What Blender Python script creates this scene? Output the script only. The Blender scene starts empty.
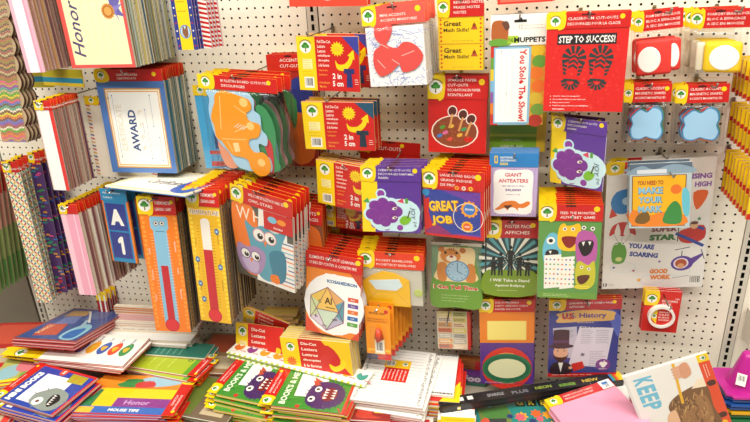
import bpy, bmesh, math, random
from mathutils import Matrix, Vector
random.seed(7)
S = 0.0254            # everything below is laid out in inches
EYE = 62.0            # camera height above the floor, inches
POSE = {
 'honor': ([-43.427, -2.844, 9.0, 8.013, 11.0, 0.0, -0.0, 0.0], 6, 0.400000000000003),
 'pinkstrip': ([-50.424, 1.053, 11.0, 2.289, 19.0, 0.01, -0.0, 0.012], 9, 7.20000000000001),
 'redstrip': ([-50.734, -16.724, 11.0, 2.274, 10.411, -0.013, -0.036, -0.005], 9, 6.6000000000000085),
 'airmail': ([-46.068, -17.371, 5.0, 8.5, 9.974, -0.003, -0.042, -0.037], 1, None),
 'award': ([-43.121, -15.853, 5.713, 8.5, 11.0, 0.076, -0.023, -0.016], 9, 1.0000000000000036),
 'bulldozer': ([-28.066, -14.942, 9.0, 9.203, 11.3, -0.098, 0.093, -0.058], 4, 5.4000000000000075),
 'skyblue': ([-32.365, -16.399, 3.0, 8.5, 10.189, -0.0, 0.005, 0.006], 1, None),
 'sentence': ([-32.964, -0.643, 9.0, 2.322, 12.0, -0.005, -0.0, -0.007], 6, 5.100000000000007),
 'floral': ([-62.655, -30.596, 6.0, 2.306, 20.274, 0.094, -0.047, 0.007], 3, 4.700000000000006),
 'butterfly': ([-60.953, -29.93, 4.0, 1.62, 20.284, 0.124, -0.061, -0.018], 3, 2.7000000000000046),
 'purplewave': ([-61.317, -30.035, 1.5, 1.639, 19.605, 0.1, -0.087, -0.027], 2, None),
 'pink2': ([-50.866, -29.846, 11.0, 2.445, 11.985, 0.043, -0.043, 0.011], 9, 6.700000000000008),
 'a1': ([-45.963, -27.219, 9.0, 3.656, 9.53, -0.048, -0.035, -0.023], 4, None),
 'thermo': ([-40.098, -31.802, 10.0, 4.661, 17.771, 0.114, -0.05, -0.033], 8, 7.500000000000009),
 'ythermo': ([-34.03, -30.225, 10.0, 4.224, 16.972, -0.049, -0.058, -0.017], 8, 8.50000000000001),
 'owls': ([-26.84, -27.438, 10.0, 8.337, 12.011, -0.27, 0.079, -0.138], 6, 5.100000000000007),
 't1': ([-18.468, -8.508, 7.5, 6.737, 5.521, -0.073, 0.038, -0.026], 2, None),
 't2': ([-18.004, -15.103, 7.0, 7.977, 5.272, -0.021, 0.048, -0.009], 2, None),
 't3': ([-17.599, -21.914, 7.0, 7.616, 5.305, -0.245, 0.044, -0.066], 4, 4.300000000000006),
 't4': ([-19.004, -26.851, 4.0, 5.512, 2.979, -0.147, -0.001, -0.048], 1, None),
 'coral': ([-11.384, -6.874, 8.0, 6.3, 7.72, -0.108, 0.007, 0.053], 6, -2.5999999999999996),
 'topwhite': ([-18.411, 1.449, 6.0, 8.296, 9.0, -0.008, -0.0, -0.023], 1, None),
 'mathskills': ([-5.234, -6.097, 6.0, 4.501, 6.911, -0.107, 0.042, 0.012], 2, None),
 'palette': ([-5.628, -14.272, 5.0, 6.214, 8.156, -0.066, -0.031, -0.001], 3, None),
 'muppets': ([0.313, -9.729, 6.0, 5.237, 10.629, 0.007, -0.003, 0.014], 3, None),
 'step': ([6.319, -8.743, 8.0, 7.17, 8.869, -0.096, -0.024, 0.013], 6, 7.900000000000009),
 'greenfarm': ([0.618, -16.55, 3.0, 5.857, 4.297, 0.013, 0.008, 0.0], 1, None),
 'anteater': ([0.363, -21.16, 7.0, 4.84, 6.961, 0.011, 0.0, 0.014], 5, 5.300000000000008),
 'greatjob': ([-5.593, -22.811, 9.0, 6.586, 7.514, -0.195, 0.016, 0.02], 7, 3.0000000000000053),
 'grapeleft': ([-12.179, -22.509, 9.0, 6.365, 7.473, 0.067, -0.009, -0.017], 6, 3.800000000000006),
 'graperight': ([6.41, -17.632, 7.0, 5.588, 7.067, -0.505, 0.046, 0.004], 2, None),
 'tell_time': ([-5.529, -32.882, 6.0, 5.644, 8.176, 0.017, 0.001, -0.003], 3, None),
 'stand': ([0.414, -30.065, 6.0, 5.618, 9.183, 0.06, 0.006, 0.01], 3, None),
 'frames': ([0.414, -41.783, 5.0, 6.393, 11.672, 0.093, -0.036, 0.036], 3, 3.4000000000000057),
 'smallsheet': ([-5.971, -41.384, 4.0, 4.151, 5.423, 0.012, 0.002, 0.036], 2, None),
 'monstergame': ([6.178, -27.58, 9.0, 6.105, 10.677, 0.006, -0.001, 0.028], 8, 3.800000000000006),
 'stickers': ([15.54, -26.842, 3.0, 10.755, 15.208, 0.084, 0.033, 0.062], 2, None),
 'makemark': ([14.735, -22.217, 6.0, 5.716, 6.822, -0.054, -0.049, 0.089], 2, None),
 'history': ([9.143, -41.049, 4.0, 8.067, 10.625, 0.121, -0.011, 0.039], 2, None),
 'tape': ([17.045, -36.652, 4.0, 3.715, 5.28, -0.002, 0.007, 0.007], 3, 3.600000000000006),
 'eraser_r': ([12.946, -7.538, 5.0, 4.149, 6.151, -0.118, 0.008, 0.102], 3, None),
 'eraser_y': ([18.043, -7.638, 5.0, 4.873, 6.217, -0.471, 0.054, 0.046], 4, None),
 'cloud_l': ([12.499, -13.963, 6.0, 4.09, 5.966, -0.144, -0.002, 0.047], 3, None),
 'cloud_r': ([17.538, -14.253, 5.0, 4.504, 5.99, -0.202, 0.002, 0.072], 3, None),
 'icosa': ([-19.514, -34.722, 9.0, 6.881, 10.392, -0.103, -0.092, -0.067], 7, 5.000000000000007),
 'envelope': ([-12.646, -32.613, 8.0, 7.555, 7.117, -0.043, 0.045, 0.017], 6, 4.000000000000006),
 'gripper': ([-14.329, -39.368, 9.0, 2.982, 7.191, -0.033, -0.003, -0.001], 6, 1.0000000000000036),
 'rainbow': ([-57.457, -6.347, 3.0, 3.975, 10.266, 0.122, -0.026, -0.012], 1, None),
 'chevron': ([-56.372, -8.778, 9.0, 3.524, 15.689, 0.098, -0.12, -0.031], 3, None),
 'tinyred': ([-57.27, -43.466, 2.0, 1.764, 2.207, -0.015, -0.038, -0.035], 3, None),
 'leftstrips': ([-69.076, -30.728, 1.0, 1.118, 17.383, 0.04, -0.115, -0.067], 14, None),
 'sticks3': ([22.141, -20.721, 2.0, 1.247, 4.502, -0.004, -0.017, 0.035], 9, None),
 'sticks2': ([21.782, -15.389, 2.0, 1.202, 3.621, -0.011, -0.019, 0.035], 8, None),
 'sticks1': ([21.459, -10.863, 2.0, 1.121, 3.425, -0.013, -0.026, 0.041], 8, None),
 'topred': ([0.613, 0.098, 6.0, 5.091, 7.0, 0.009, -0.0, 0.028], 2, None),
 'letC': ([-30.529, -42.517, 5.0, 6.408, 5.546, -0.141, 0.33, -0.373], 1, None),
 'letB': ([-30.736, -44.318, 7.0, 7.329, 5.752, -0.198, -0.296, 0.074], 1, None),
 'letA': ([-21.897, -43.608, 10.0, 9.193, 6.191, -0.115, -0.067, 0.083], 4, None),
 'purplebox': ([-3.762, -51.344, 2.0, 3.634, 2.575, 0.113, -0.001, 0.02], 1, None),
 'orangebox': ([-3.987, -49.532, 1.0, 3.125, 2.486, 0.1, 0.003, -0.006], 1, None),
 'lollipop': ([-57.828, -43.2, 7.281, 8.759, 12.552, -0.022, -1.81, -3.056], 1, None),
 'birds': ([-55.256, -44.3, 10.724, 6.35, 17.846, 0.0, -1.58, 1.593], 1, None),
 'skypig': ([-61.232, -45.8, 14.075, 5.903, 5.479, 0.001, -1.561, 1.935], 1, None),
 'minibooks': ([-54.196, -45.2, 17.867, 6.878, 9.777, -0.0, -1.548, 1.41], 1, None),
 'mousetips': ([-43.395, -46.6, 15.663, 7.556, 12.537, 0.004, -1.615, -1.451], 1, None),
 'teal': ([-42.354, -45.9, 7.039, 3.218, 8.506, 0.0, -1.583, 1.616], 1, None),
 'lime': ([-42.541, -46.2, 9.103, 5.153, 10.747, 0.003, -1.627, -1.636], 1, None),
 'monsterL': ([-29.507, -45.3, 12.119, 7.458, 8.175, -0.0, -1.572, 1.455], 1, None),
 'monsterR': ([-21.767, -44.9, 13.401, 6.822, 10.029, -0.0, -1.58, 1.567], 1, None),
 'leaves': ([-24.86, -44.6, 8.923, 2.034, 19.585, 0.0, -1.57, 1.373], 1, None),
 'pinksheets': ([-47.637, -44.2, 3.049, 13.161, 2.365, 0.0, -1.563, 0.067], 1, None),
 'whitesheets': ([-47.841, -45.0, 5.51, 13.473, 3.084, 0.001, -1.593, 0.089], 1, None),
 'creamback': ([-51.538, -43.0, 2.018, 6.913, 0.644, 0.0, -1.563, 0.05], 1, None),
 'lined': ([-12.493, -45.0, 9.024, 8.406, 10.478, 0.0, -1.58, -0.022], 1, None),
 'lined2': ([-6.945, -45.6, 7.114, 3.154, 7.88, 0.0, -1.571, 0.016], 1, None),
 'lined2b': ([-6.766, -46.0, 7.501, 3.89, 8.258, 0.0, -1.569, 0.06], 1, None),
 'dino': ([-14.429, -46.3, 14.226, 4.764, 2.715, 0.0, -1.57, 0.096], 1, None),
 'card': ([-4.575, -47.0, 13.778, 3.774, 5.029, -0.0, -1.568, 0.082], 1, None),
 'green': ([2.965, -48.0, 10.492, 11.421, 7.22, -0.008, -1.532, 0.182], 1, None),
 'pinkfelt': ([10.499, -46.5, 10.093, 8.748, 7.58, -0.005, -1.464, 0.535], 1, None),
 'keep': ([19.222, -46.0, 7.215, 9.664, 9.119, 0.086, -0.068, -1.167], 1, None),
 'maroon': ([15.064, -46.6, 6.046, 1.147, 6.103, -0.0, -1.571, -0.126], 1, None),
 'envwhite': ([13.892, -46.9, 5.363, 1.839, 3.215, -0.0, -1.559, 0.064], 1, None),
 'yellowflat': ([-29.502, -42.0, 1.755, 4.708, 2.011, 0.0, -1.569, 0.127], 1, None),
 'cream_sheet': ([-39.372, -22.0, 6.718, 8.38, 13.526, 0.013, -1.65, 1.342], 1, None),
 'tube': ([3.534, -46.0, 7.718, 22.417, 1.338, -0.0, -1.555, 0.378], 1, None),
}
CAM_R = [[0.974996, -0.046063, -0.217397], [-0.039592, 0.926624, -0.3739], [0.218668, 0.373158, 0.90163]]
CAM_F = 595.275
CAM_D = 66.6107

col = bpy.context.scene.collection
B3 = Matrix(((1,0,0),(0,0,-1),(0,1,0)))
def W(x, y, z): return Vector((x*S, -z*S, (y+EYE)*S))     # (right, up from eye level, out from wall) -> world

# ------------------------------------------------------------------ materials
def lin(c):
    c = c.lstrip('#'); c = c if len(c)==6 else ''.join(k*2 for k in c); v = [int(c[i:i+2],16)/255 for i in (0,2,4)]
    return [x/12.92 if x<=.04045 else ((x+.055)/1.055)**2.4 for x in v]+[1]
_m = {}
def mat(c, rough=.42, coat=.25, metal=0, noise=0.0, name=None):
    k = (c, rough, coat, metal, noise)
    if k in _m: return _m[k]
    m = bpy.data.materials.new(name or 'print_'+c.strip('#')); m.use_nodes = True
    nt = m.node_tree; b = nt.nodes['Principled BSDF']
    b.inputs['Base Color'].default_value = lin(c); b.inputs['Roughness'].default_value = rough
    b.inputs['Coat Weight'].default_value = coat; b.inputs['Coat Roughness'].default_value = .15
    b.inputs['Metallic'].default_value = metal
    if noise:
        tc = nt.nodes.new('ShaderNodeTexCoord'); n = nt.nodes.new('ShaderNodeTexNoise'); n.inputs['Scale'].default_value = 9
        n.inputs['Detail'].default_value = 5
        mx = nt.nodes.new('ShaderNodeMix'); mx.data_type = 'RGBA'
        mx.inputs[6].default_value = lin(c); mx.inputs[7].default_value = [x*(1-noise) for x in lin(c)[:3]]+[1]
        nt.links.new(tc.outputs['Object'], n.inputs['Vector']); nt.links.new(n.outputs['Fac'], mx.inputs[0]); nt.links.new(mx.outputs[2], b.inputs['Base Color'])
    _m[k] = m; return m
def film_mat(strength=.018, name='clear_film'):
    if name in _m: return _m[name]
    m = bpy.data.materials.new(name); m.use_nodes = True; nt = m.node_tree; nt.nodes.clear()
    o = nt.nodes.new('ShaderNodeOutputMaterial'); t = nt.nodes.new('ShaderNodeBsdfTransparent'); t.inputs[0].default_value=(.99,.99,.99,1)
    g = nt.nodes.new('ShaderNodeBsdfGlossy'); g.inputs['Roughness'].default_value = .16
    mx = nt.nodes.new('ShaderNodeMixShader'); n = nt.nodes.new('ShaderNodeTexNoise'); bp = nt.nodes.new('ShaderNodeBump'); tc = nt.nodes.new('ShaderNodeTexCoord')
    n.inputs['Scale'].default_value = 22; n.inputs['Detail'].default_value = 3; bp.inputs['Strength'].default_value = .55; bp.inputs['Distance'].default_value = .004
    lw = nt.nodes.new('ShaderNodeLayerWeight'); lw.inputs['Blend'].default_value = .25
    ma = nt.nodes.new('ShaderNodeMath'); ma.operation='MULTIPLY_ADD'; ma.inputs[1].default_value=.12; ma.inputs[2].default_value=strength; ma.use_clamp=True
    L = nt.links.new
    L(tc.outputs['Object'], n.inputs['Vector']); L(n.outputs['Fac'], bp.inputs['Height']); L(bp.outputs['Normal'], g.inputs['Normal']); L(lw.outputs['Facing'], ma.inputs[0])
    L(ma.outputs[0], mx.inputs[0]); L(t.outputs[0], mx.inputs[1]); L(g.outputs[0], mx.inputs[2]); L(mx.outputs[0], o.inputs[0])
    _m[name] = m; return m

# ------------------------------------------------------------------ flat artwork
RED='#c91d18'; YEL='#f3cf12'; WHT='#f2efe6'; NAVY='#27306e'; BLK='#1c1a1c'; ORG='#ee7d1a'; GRN='#4f8f2c'; BLU='#2a62b4'; CRM='#f3ead0'; SKY='#8cc4e8'; PUR='#6d3a8c'; TEAL='#2c8f8f'; PNK='#eaa0b8'
_txt = {}
def text_mesh(s, bold):
    k = (s, bold)
    if k in _txt: return _txt[k]
    cu = bpy.data.curves.new('t','FONT'); cu.body = s; cu.resolution_u = 1 if len(s)>12 else 2; cu.offset = bold
    ob = bpy.data.objects.new('t', cu); col.objects.link(ob)
    me = bpy.data.meshes.new_from_object(ob.evaluated_get(bpy.context.evaluated_depsgraph_get()))
    vs = [(v.co.x, v.co.y) for v in me.vertices]; fs = [tuple(p.vertices) for p in me.polygons]
    bpy.data.objects.remove(ob); bpy.data.curves.remove(cu); bpy.data.meshes.remove(me)
    if not vs: vs=[(0,0),(1,0),(1,1)]; fs=[]
    x0=min(v[0] for v in vs); x1=max(v[0] for v in vs); y0=min(v[1] for v in vs); y1=max(v[1] for v in vs)
    _txt[k] = ([((v[0]-x0)/(x1-x0), (v[1]-y0)/(y1-y0)) for v in vs], fs, (x1-x0)/(y1-y0)); return _txt[k]
def smooth(pts, n=5):
    out=[]; N=len(pts)
    for i in range(N):
        p0,p1,p2,p3=[pts[(i+k-1)%N] for k in range(4)]
        for j in range(n):
            t=j/n
            out.append(tuple(.5*((2*p1[a])+(-p0[a]+p2[a])*t+(2*p0[a]-5*p1[a]+4*p2[a]-p3[a])*t*t+(-p0[a]+3*p1[a]-3*p2[a]+p3[a])*t**3) for a in (0,1)))
    return out
class Art:
    """printed shapes on a w x h inch face; u to the right, v downwards, both 0..1"""
    def __init__(s, w, h, x0=0, y0=0): s.w=w; s.h=h; s.x0=x0; s.y0=y0; s.q=[]; s.cl=None
    def xy(s,u,v):
        if s.cl: u=min(max(u,s.cl[0]),s.cl[2]); v=min(max(v,s.cl[1]),s.cl[3])
        return (s.x0-s.w/2+u*s.w, s.y0+s.h/2-v*s.h)
    def raw(s, vs, fs, c): s.q.append((vs, fs, c))
    def P(s, pts, c): s.raw([s.xy(*p) for p in pts], [tuple(range(len(pts)))], c)
    def R(s, u0,v0,u1,v1,c): s.P([(u0,v0),(u0,v1),(u1,v1),(u1,v0)], c)
    def G(s, pts, c, n=5): s.P(smooth(pts,n), c)
    def E(s, cu,cv,r,c, k=1, rot=0, n=20):       # r in inches, k = height/width
        x,y=s.xy(cu,cv); cr,sr=math.cos(rot),math.sin(rot)
        v=[(r*math.cos(a),r*k*math.sin(a)) for a in [2*math.pi*i/n for i in range(n)]]
        s.raw([(x+a*cr-b*sr,y+a*sr+b*cr) for a,b in v],[tuple(range(n))],c)
    def ring(s, cu,cv,r0,r1,c,k=1,n=24,a0=0,a1=2*math.pi):
        x,y=s.xy(cu,cv); full=abs(a1-a0)>6.2; m=n if full else n+1
        an=[a0+(a1-a0)*i/n for i in range(m)]
        vs=[(x+r0*math.cos(a),y+k*r0*math.sin(a)) for a in an]+[(x+r1*math.cos(a),y+k*r1*math.sin(a)) for a in an]
        s.raw(vs,[(i,(i+1)%m,m+(i+1)%m,m+i) for i in range(n if full else m-1)],c)
    def star(s,cu,cv,r,c,n=5,f=.45,rot=math.pi/2):
        x,y=s.xy(cu,cv); s.raw([(x+(r if i%2==0 else r*f)*math.cos(rot+math.pi*i/n),y+(r if i%2==0 else r*f)*math.sin(rot+math.pi*i/n)) for i in range(2*n)],[tuple(range(2*n))],c)
    def L(s, pts, wd, c):                        # wd in inches
        P=[s.xy(*p) for p in pts]; vs=[]; fs=[]
        for a,b in zip(P,P[1:]):
            d=Vector((b[0]-a[0],b[1]-a[1])); 
            if d.length<1e-6: continue
            d.normalize(); nx,ny=-d.y*wd/2,d.x*wd/2; e=d*wd*.25; k=len(vs)
            vs+=[(a[0]+nx-e.x,a[1]+ny-e.y),(a[0]-nx-e.x,a[1]-ny-e.y),(b[0]-nx+e.x,b[1]-ny+e.y),(b[0]+nx+e.x,b[1]+ny+e.y)]; fs.append((k,k+1,k+2,k+3))
        s.raw(vs,fs,c)
    def T(s, t, u, v, h, c, w=None, rot=0, a='c', bold=.02, slant=0):   # h = letter height (inches), w = max/fitted width (inches)
        V,Fc,asp=text_mesh(t,bold); 
        ww=h*asp if w is None else w
        ox={'c':-ww/2,'l':0,'r':-ww}[a]; x,y=s.xy(u,v); cr,sr=math.cos(rot),math.sin(rot); vs=[]
        for p in V:
            X=ox+p[0]*ww+slant*p[1]*h; Y=(p[1]-.5)*h; vs.append((x+X*cr-Y*sr, y+X*sr+Y*cr))
        s.raw(vs,Fc,c)
    def logo(s,u,v,r):
        s.E(u,v,r,WHT); s.ring(u,v,r*1.02,r*1.2,'#8a7a18',n=16,a0=.5,a1=2.64)
        x,y=s.xy(u,v)
        s.raw([(x-r*.1,y-r*.8),(x+r*.1,y-r*.8),(x+r*.07,y),(x-r*.07,y)],[(0,1,2,3)],'#6b4a20')
        for dx,dy,q,cc in ((-.35,.1,.36,'#2e7d32'),(.35,.1,.36,'#3a8a36'),(0,.4,.42,'#2f7f2f'),(0,.05,.36,'#4f9a3c')):
            s.raw([(x+r*dx+r*q*math.cos(t*.7854),y+r*dy+r*q*.85*math.sin(t*.7854)) for t in range(8)],[tuple(range(8))],cc)
    def barcode(s,u0,v0,u1,v1,seed=1):
        s.R(u0,v0,u1,v1,WHT); r=random.Random(seed); u=u0+(u1-u0)*.08
        while u<u1-(u1-u0)*.1:
            d=(u1-u0)*r.choice((.025,.04,.07)); s.R(u,v0+(v1-v0)*.1,u+d,v1-(v1-v0)*.18,BLK); u+=d+(u1-u0)*r.choice((.03,.04,.06))
    def lines(s,u0,u1,v0,v1,n,c,th=.05,seed=0,rag=.25):   # lines of tiny print too small to read
        r=random.Random(seed)
        for i in range(n):
            v=v0+(v1-v0)*(i+.5)/n; u=u0; end=u1-(u1-u0)*rag*r.random()
            while u<end:
                d=min((u1-u0)*r.uniform(.06,.16),end-u); x,y=s.xy(u,v); d2=d*s.w
                s.raw([(x,y-th/2),(x+d2,y-th/2),(x+d2,y+th/2),(x,y+th/2)],[(0,1,2,3)],c); u+=d+(u1-u0)*.03
def slab(name, art, t, face, edges, parent=None, z0=0, poly=None, rnd=0, curl=0, step=.0028):
    """one printed card / sheet / pad: a slab t inches thick, art on its front, thin edge layers at its sides"""
    w,h=art.w,art.h; x0,y0=art.x0,art.y0
    if poly is None:
        poly=[(x0-w/2,y0-h/2),(x0+w/2,y0-h/2),(x0+w/2,y0+h/2),(x0-w/2,y0+h/2)]
        if rnd:
            q=[]
            for (cx,cy,a0) in ((x0+w/2-rnd,y0+h/2-rnd,0),(x0-w/2+rnd,y0+h/2-rnd,90),(x0-w/2+rnd,y0-h/2+rnd,180),(x0+w/2-rnd,y0-h/2+rnd,270)):
                q+=[(cx+rnd*math.cos(math.radians(a0+k*22.5)),cy+rnd*math.sin(math.radians(a0+k*22.5))) for k in range(5)]
            poly=q
    vs=[];fs=[];mi=[];mats=[]
    def slot(c):
        m=mat(c) if isinstance(c,str) else c
        if m not in mats: mats.append(m)
        return mats.index(m)
    n=len(poly); k=len(edges)
    for j in range(k+1): vs+=[(p[0],p[1],z0-t+t*j/k) for p in poly]
    for j in range(k):
        for i in range(n): fs.append((j*n+i,j*n+(i+1)%n,(j+1)*n+(i+1)%n,(j+1)*n+i)); mi.append(slot(edges[j]))
    fs.append(tuple(range(n))[::-1]); mi.append(slot(edges[0])); fs.append(tuple(k*n+i for i in range(n))); mi.append(slot(face))
    bbs=[]
    for V,Fc,c in art.q:
        bb=(min(p[0] for p in V),min(p[1] for p in V),max(p[0] for p in V),max(p[1] for p in V)); ly=1
        for o_ in bbs:
            if o_[4]>=ly and o_[0]<bb[2] and bb[0]<o_[2] and o_[1]<bb[3] and bb[1]<o_[3]: ly=o_[4]+1
        bbs.append(bb+(ly,)); z=z0+step*ly
        b=len(vs); vs+=[(p[0],p[1],z) for p in V]
        for f in Fc:
            f=tuple(f)
            ar=sum(V[f[i]][0]*V[f[(i+1)%len(f)]][1]-V[f[(i+1)%len(f)]][0]*V[f[i]][1] for i in range(len(f)))
            if abs(ar)<1e-9: continue
            if ar<0: f=f[::-1]
            fs.append(tuple(b+i for i in f)); mi.append(slot(c))
    me=bpy.data.meshes.new(name)
    me.from_pydata([(v[0]*S,v[1]*S,v[2]*S) for v in vs],[],fs); 
    for m in mats: me.materials.append(m)
    me.polygons.foreach_set('material_index',mi); me.update()
    o=bpy.data.objects.new(name,me); col.objects.link(o)
    if parent: o.parent=parent
    return o
def mesh_obj(name, bm, m, parent=None, smooth_=True):
    me=bpy.data.meshes.new(name); bm.normal_update(); bm.to_mesh(me); bm.free(); me.materials.append(m)
    if smooth_:
        for p in me.polygons: p.use_smooth=True
    o=bpy.data.objects.new(name,me); col.objects.link(o)
    if parent: o.parent=parent
    return o
def bag(w,h,t,parent,x0=0,y0=0,z0=0,puff=.0,seed=0,name='clear_bag'):
    """a wrinkled clear film pouch closed all round"""
    bm=bmesh.new(); r=random.Random(seed); nx,ny=14,14; g={}
    for s in (0,1):
        for i in range(nx+1):
            for j in range(ny+1):
                u,v=i/nx,j/ny; e=min(1,4*min(u,1-u))*min(1,4*min(v,1-v)); e=e**.5
                jz=(r.random()-.5)*puff*.35*e
                z=z0+(.02+puff*e+jz) if s else z0-t-(.02+puff*.2*e)
                if e==0: z=z0-t/2
                jx=(r.random()-.5)*.06*(puff>0); 
                g[s,i,j]=bm.verts.new(((x0-w/2+u*w+jx)*S,(y0-h/2+v*h)*S,z*S)) if not (s==1 and e==0) else g[0,i,j]
        for i in range(nx):
            for j in range(ny):
                q=[g[s,i,j],g[s,i+1,j],g[s,i+1,j+1],g[s,i,j+1]]
                if s==0: q=q[::-1]
                try: bm.faces.new(q)
                except ValueError: pass
    return mesh_obj(name,bm,film_mat(.035,'clear_bag_film'),parent)
def sleeve(w,h,parent,z,name='clear_sleeve'):
    """a taut film over the front, slightly bowed"""
    bm=bmesh.new(); nx,ny=8,8; g={}
    for i in range(nx+1):
        for j in range(ny+1):
            u,v=i/nx,j/ny; e=16*u*(1-u)*v*(1-v); g[i,j]=bm.verts.new(((-w/2+u*w)*S,(-h/2+v*h)*S,(z+.05*e)*S))
    for i in range(nx):
        for j in range(ny): bm.faces.new([g[i,j],g[i+1,j],g[i+1,j+1],g[i,j+1]])
    b=mesh_obj(name,bm,film_mat(),parent); b.location=(0,0,0)
    return b

# ------------------------------------------------------------------ things
_vc={}
ORD=['','second','third','fourth','fifth','sixth','seventh','eighth','ninth','tenth','eleventh','twelfth','thirteenth','fourteenth','fifteenth','sixteenth','seventeenth','eighteenth']
def setp(o, label, cat, group=None):
    o['label']=label; o['category']=cat
    if group: o['group']=group
def rotm(a,b,c):
    return Matrix.Rotation(a,3,'Y') @ Matrix.Rotation(b,3,'X') @ Matrix.Rotation(c,3,'Z')
def place(root, p):
    x,y,z,w,h,a,b,c=p
    root.matrix_world=Matrix.Translation(W(x,y,z)) @ (B3@rotm(a,b,c)).to_4x4()
def shift(root, kids, w, h):    # put the root at the foot of the pack, its parts above it
    pass
def root(name, p, label, cat, group=None):
    o=bpy.data.objects.new(name,None); o.empty_display_size=.02; col.objects.link(o); setp(o,label,cat,group)
    x,y,z,w,h,a,b,c=p; M=B3@rotm(a,b,c)
    o.matrix_world=Matrix.Translation(W(x,y,z)+M@Vector((0,-h/2*S,0)))@M.to_4x4(); o['_h']=h
    return o
def finish(r):
    h=r['_h']; del r['_h']
    for ch in r.children: ch.location=Vector((0,h/2*S,0))+ch.location
def copy_tree(o):
    c=o.copy(); col.objects.link(c)
    for ch in o.children:
        if ch.name.startswith('clear_sleeve'): continue
        d=ch.copy(); d.parent=c; col.objects.link(d)
        for g in ch.children:
            e=g.copy(); e.parent=d; col.objects.link(e)
    return c
def recolour(me, pal, rd, cache):
    i=rd.randrange(5); k=(me.name,i)
    if k not in cache:
        m2=me.copy(); rr=random.Random(i*7+3)
        for j in range(len(m2.materials)):
            m2.materials[j]=mat(rr.choice(pal))
        cache[k]=m2
    return cache[k]
def stack(r, n, zf, zb, what, where, group, jit=.06, dx=0, seed=0, rj=.008, vary=None):
    """n packs on one hook, spaced from the front one back to zb"""
    rd=random.Random(seed+len(what))
    for k in range(1,n):
        c=copy_tree(r); d=-(zf-zb)*k/(n-1)
        if vary:
            for ch in c.children:
                if not ch.name.startswith(('header','clear')): ch.data=recolour(ch.data,vary,rd,_vc)
        c.location=r.location+W(dx*k+rd.uniform(-jit,jit),-EYE+rd.uniform(-jit,jit)*.6,d)
        c.rotation_euler.rotate_axis('Z',rd.uniform(-rj,rj))
        setp(c,'%s, %s from the front %s'%(what,ORD[k] if k<len(ORD) else 'last',where),r['category'],group)
    r['group']=group
def cyl(bm,a,b,r0,r1=None,seg=10):
    r1=r0 if r1 is None else r1; a=Vector(a);b=Vector(b); d=b-a; q=d.to_track_quat('Z','Y').to_matrix().to_4x4()
    bmesh.ops.create_cone(bm,cap_ends=True,segments=seg,radius1=r0,radius2=r1,depth=d.length,matrix=Matrix.Translation((a+b)/2)@q)
CHROME=mat('#a9a6a0',rough=.28,coat=0,metal=1,name='hook_steel')
def hook(x,y,zf,label,ball=False):
    """a wire peg hook: two-pin plate on the board, long wire, upturned tip"""
    o=bpy.data.objects.new('peg_hook',None); o.empty_display_size=.02; col.objects.link(o); o.location=W(x,y,0); setp(o,label,'hook')
    bm=bmesh.new(); bmesh.ops.create_cube(bm,size=1,matrix=Matrix.Translation(W(0,-EYE-.1,.12))@Matrix.Diagonal((.34*S,.12*S,.8*S,1))); mesh_obj('back_plate',bm,CHROME,o,False)
    bm=bmesh.new(); pts=[(0,0,.1),(0,0,zf*.5),(0,.02,zf),(0,.22,zf+.25),(0,.42,zf+.34)]
    for a,b in zip(pts,pts[1:]): cyl(bm,W(a[0],a[1]-EYE,a[2]),W(b[0],b[1]-EYE,b[2]),.085*S)
    bmesh.ops.create_uvsphere(bm,u_segments=8,v_segments=6,radius=.11*S,matrix=Matrix.Translation(W(0,.45-EYE,zf+.35)))
    mesh_obj('wire',bm,CHROME,o)
    return o
def box(name,x0,x1,y0,y1,z0,z1,m,parent=None,bev=0):
    bm=bmesh.new(); c=W((x0+x1)/2,(y0+y1)/2,(z0+z1)/2)
    bmesh.ops.create_cube(bm,size=1,matrix=Matrix.Translation(c)@Matrix.Diagonal(((x1-x0)*S,(z1-z0)*S,(y1-y0)*S,1)))
    if bev: bmesh.ops.bevel(bm,geom=bm.edges,offset=bev*S,segments=2,profile=.5,affect='EDGES')
    return mesh_obj(name,bm,m,parent,False)

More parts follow.
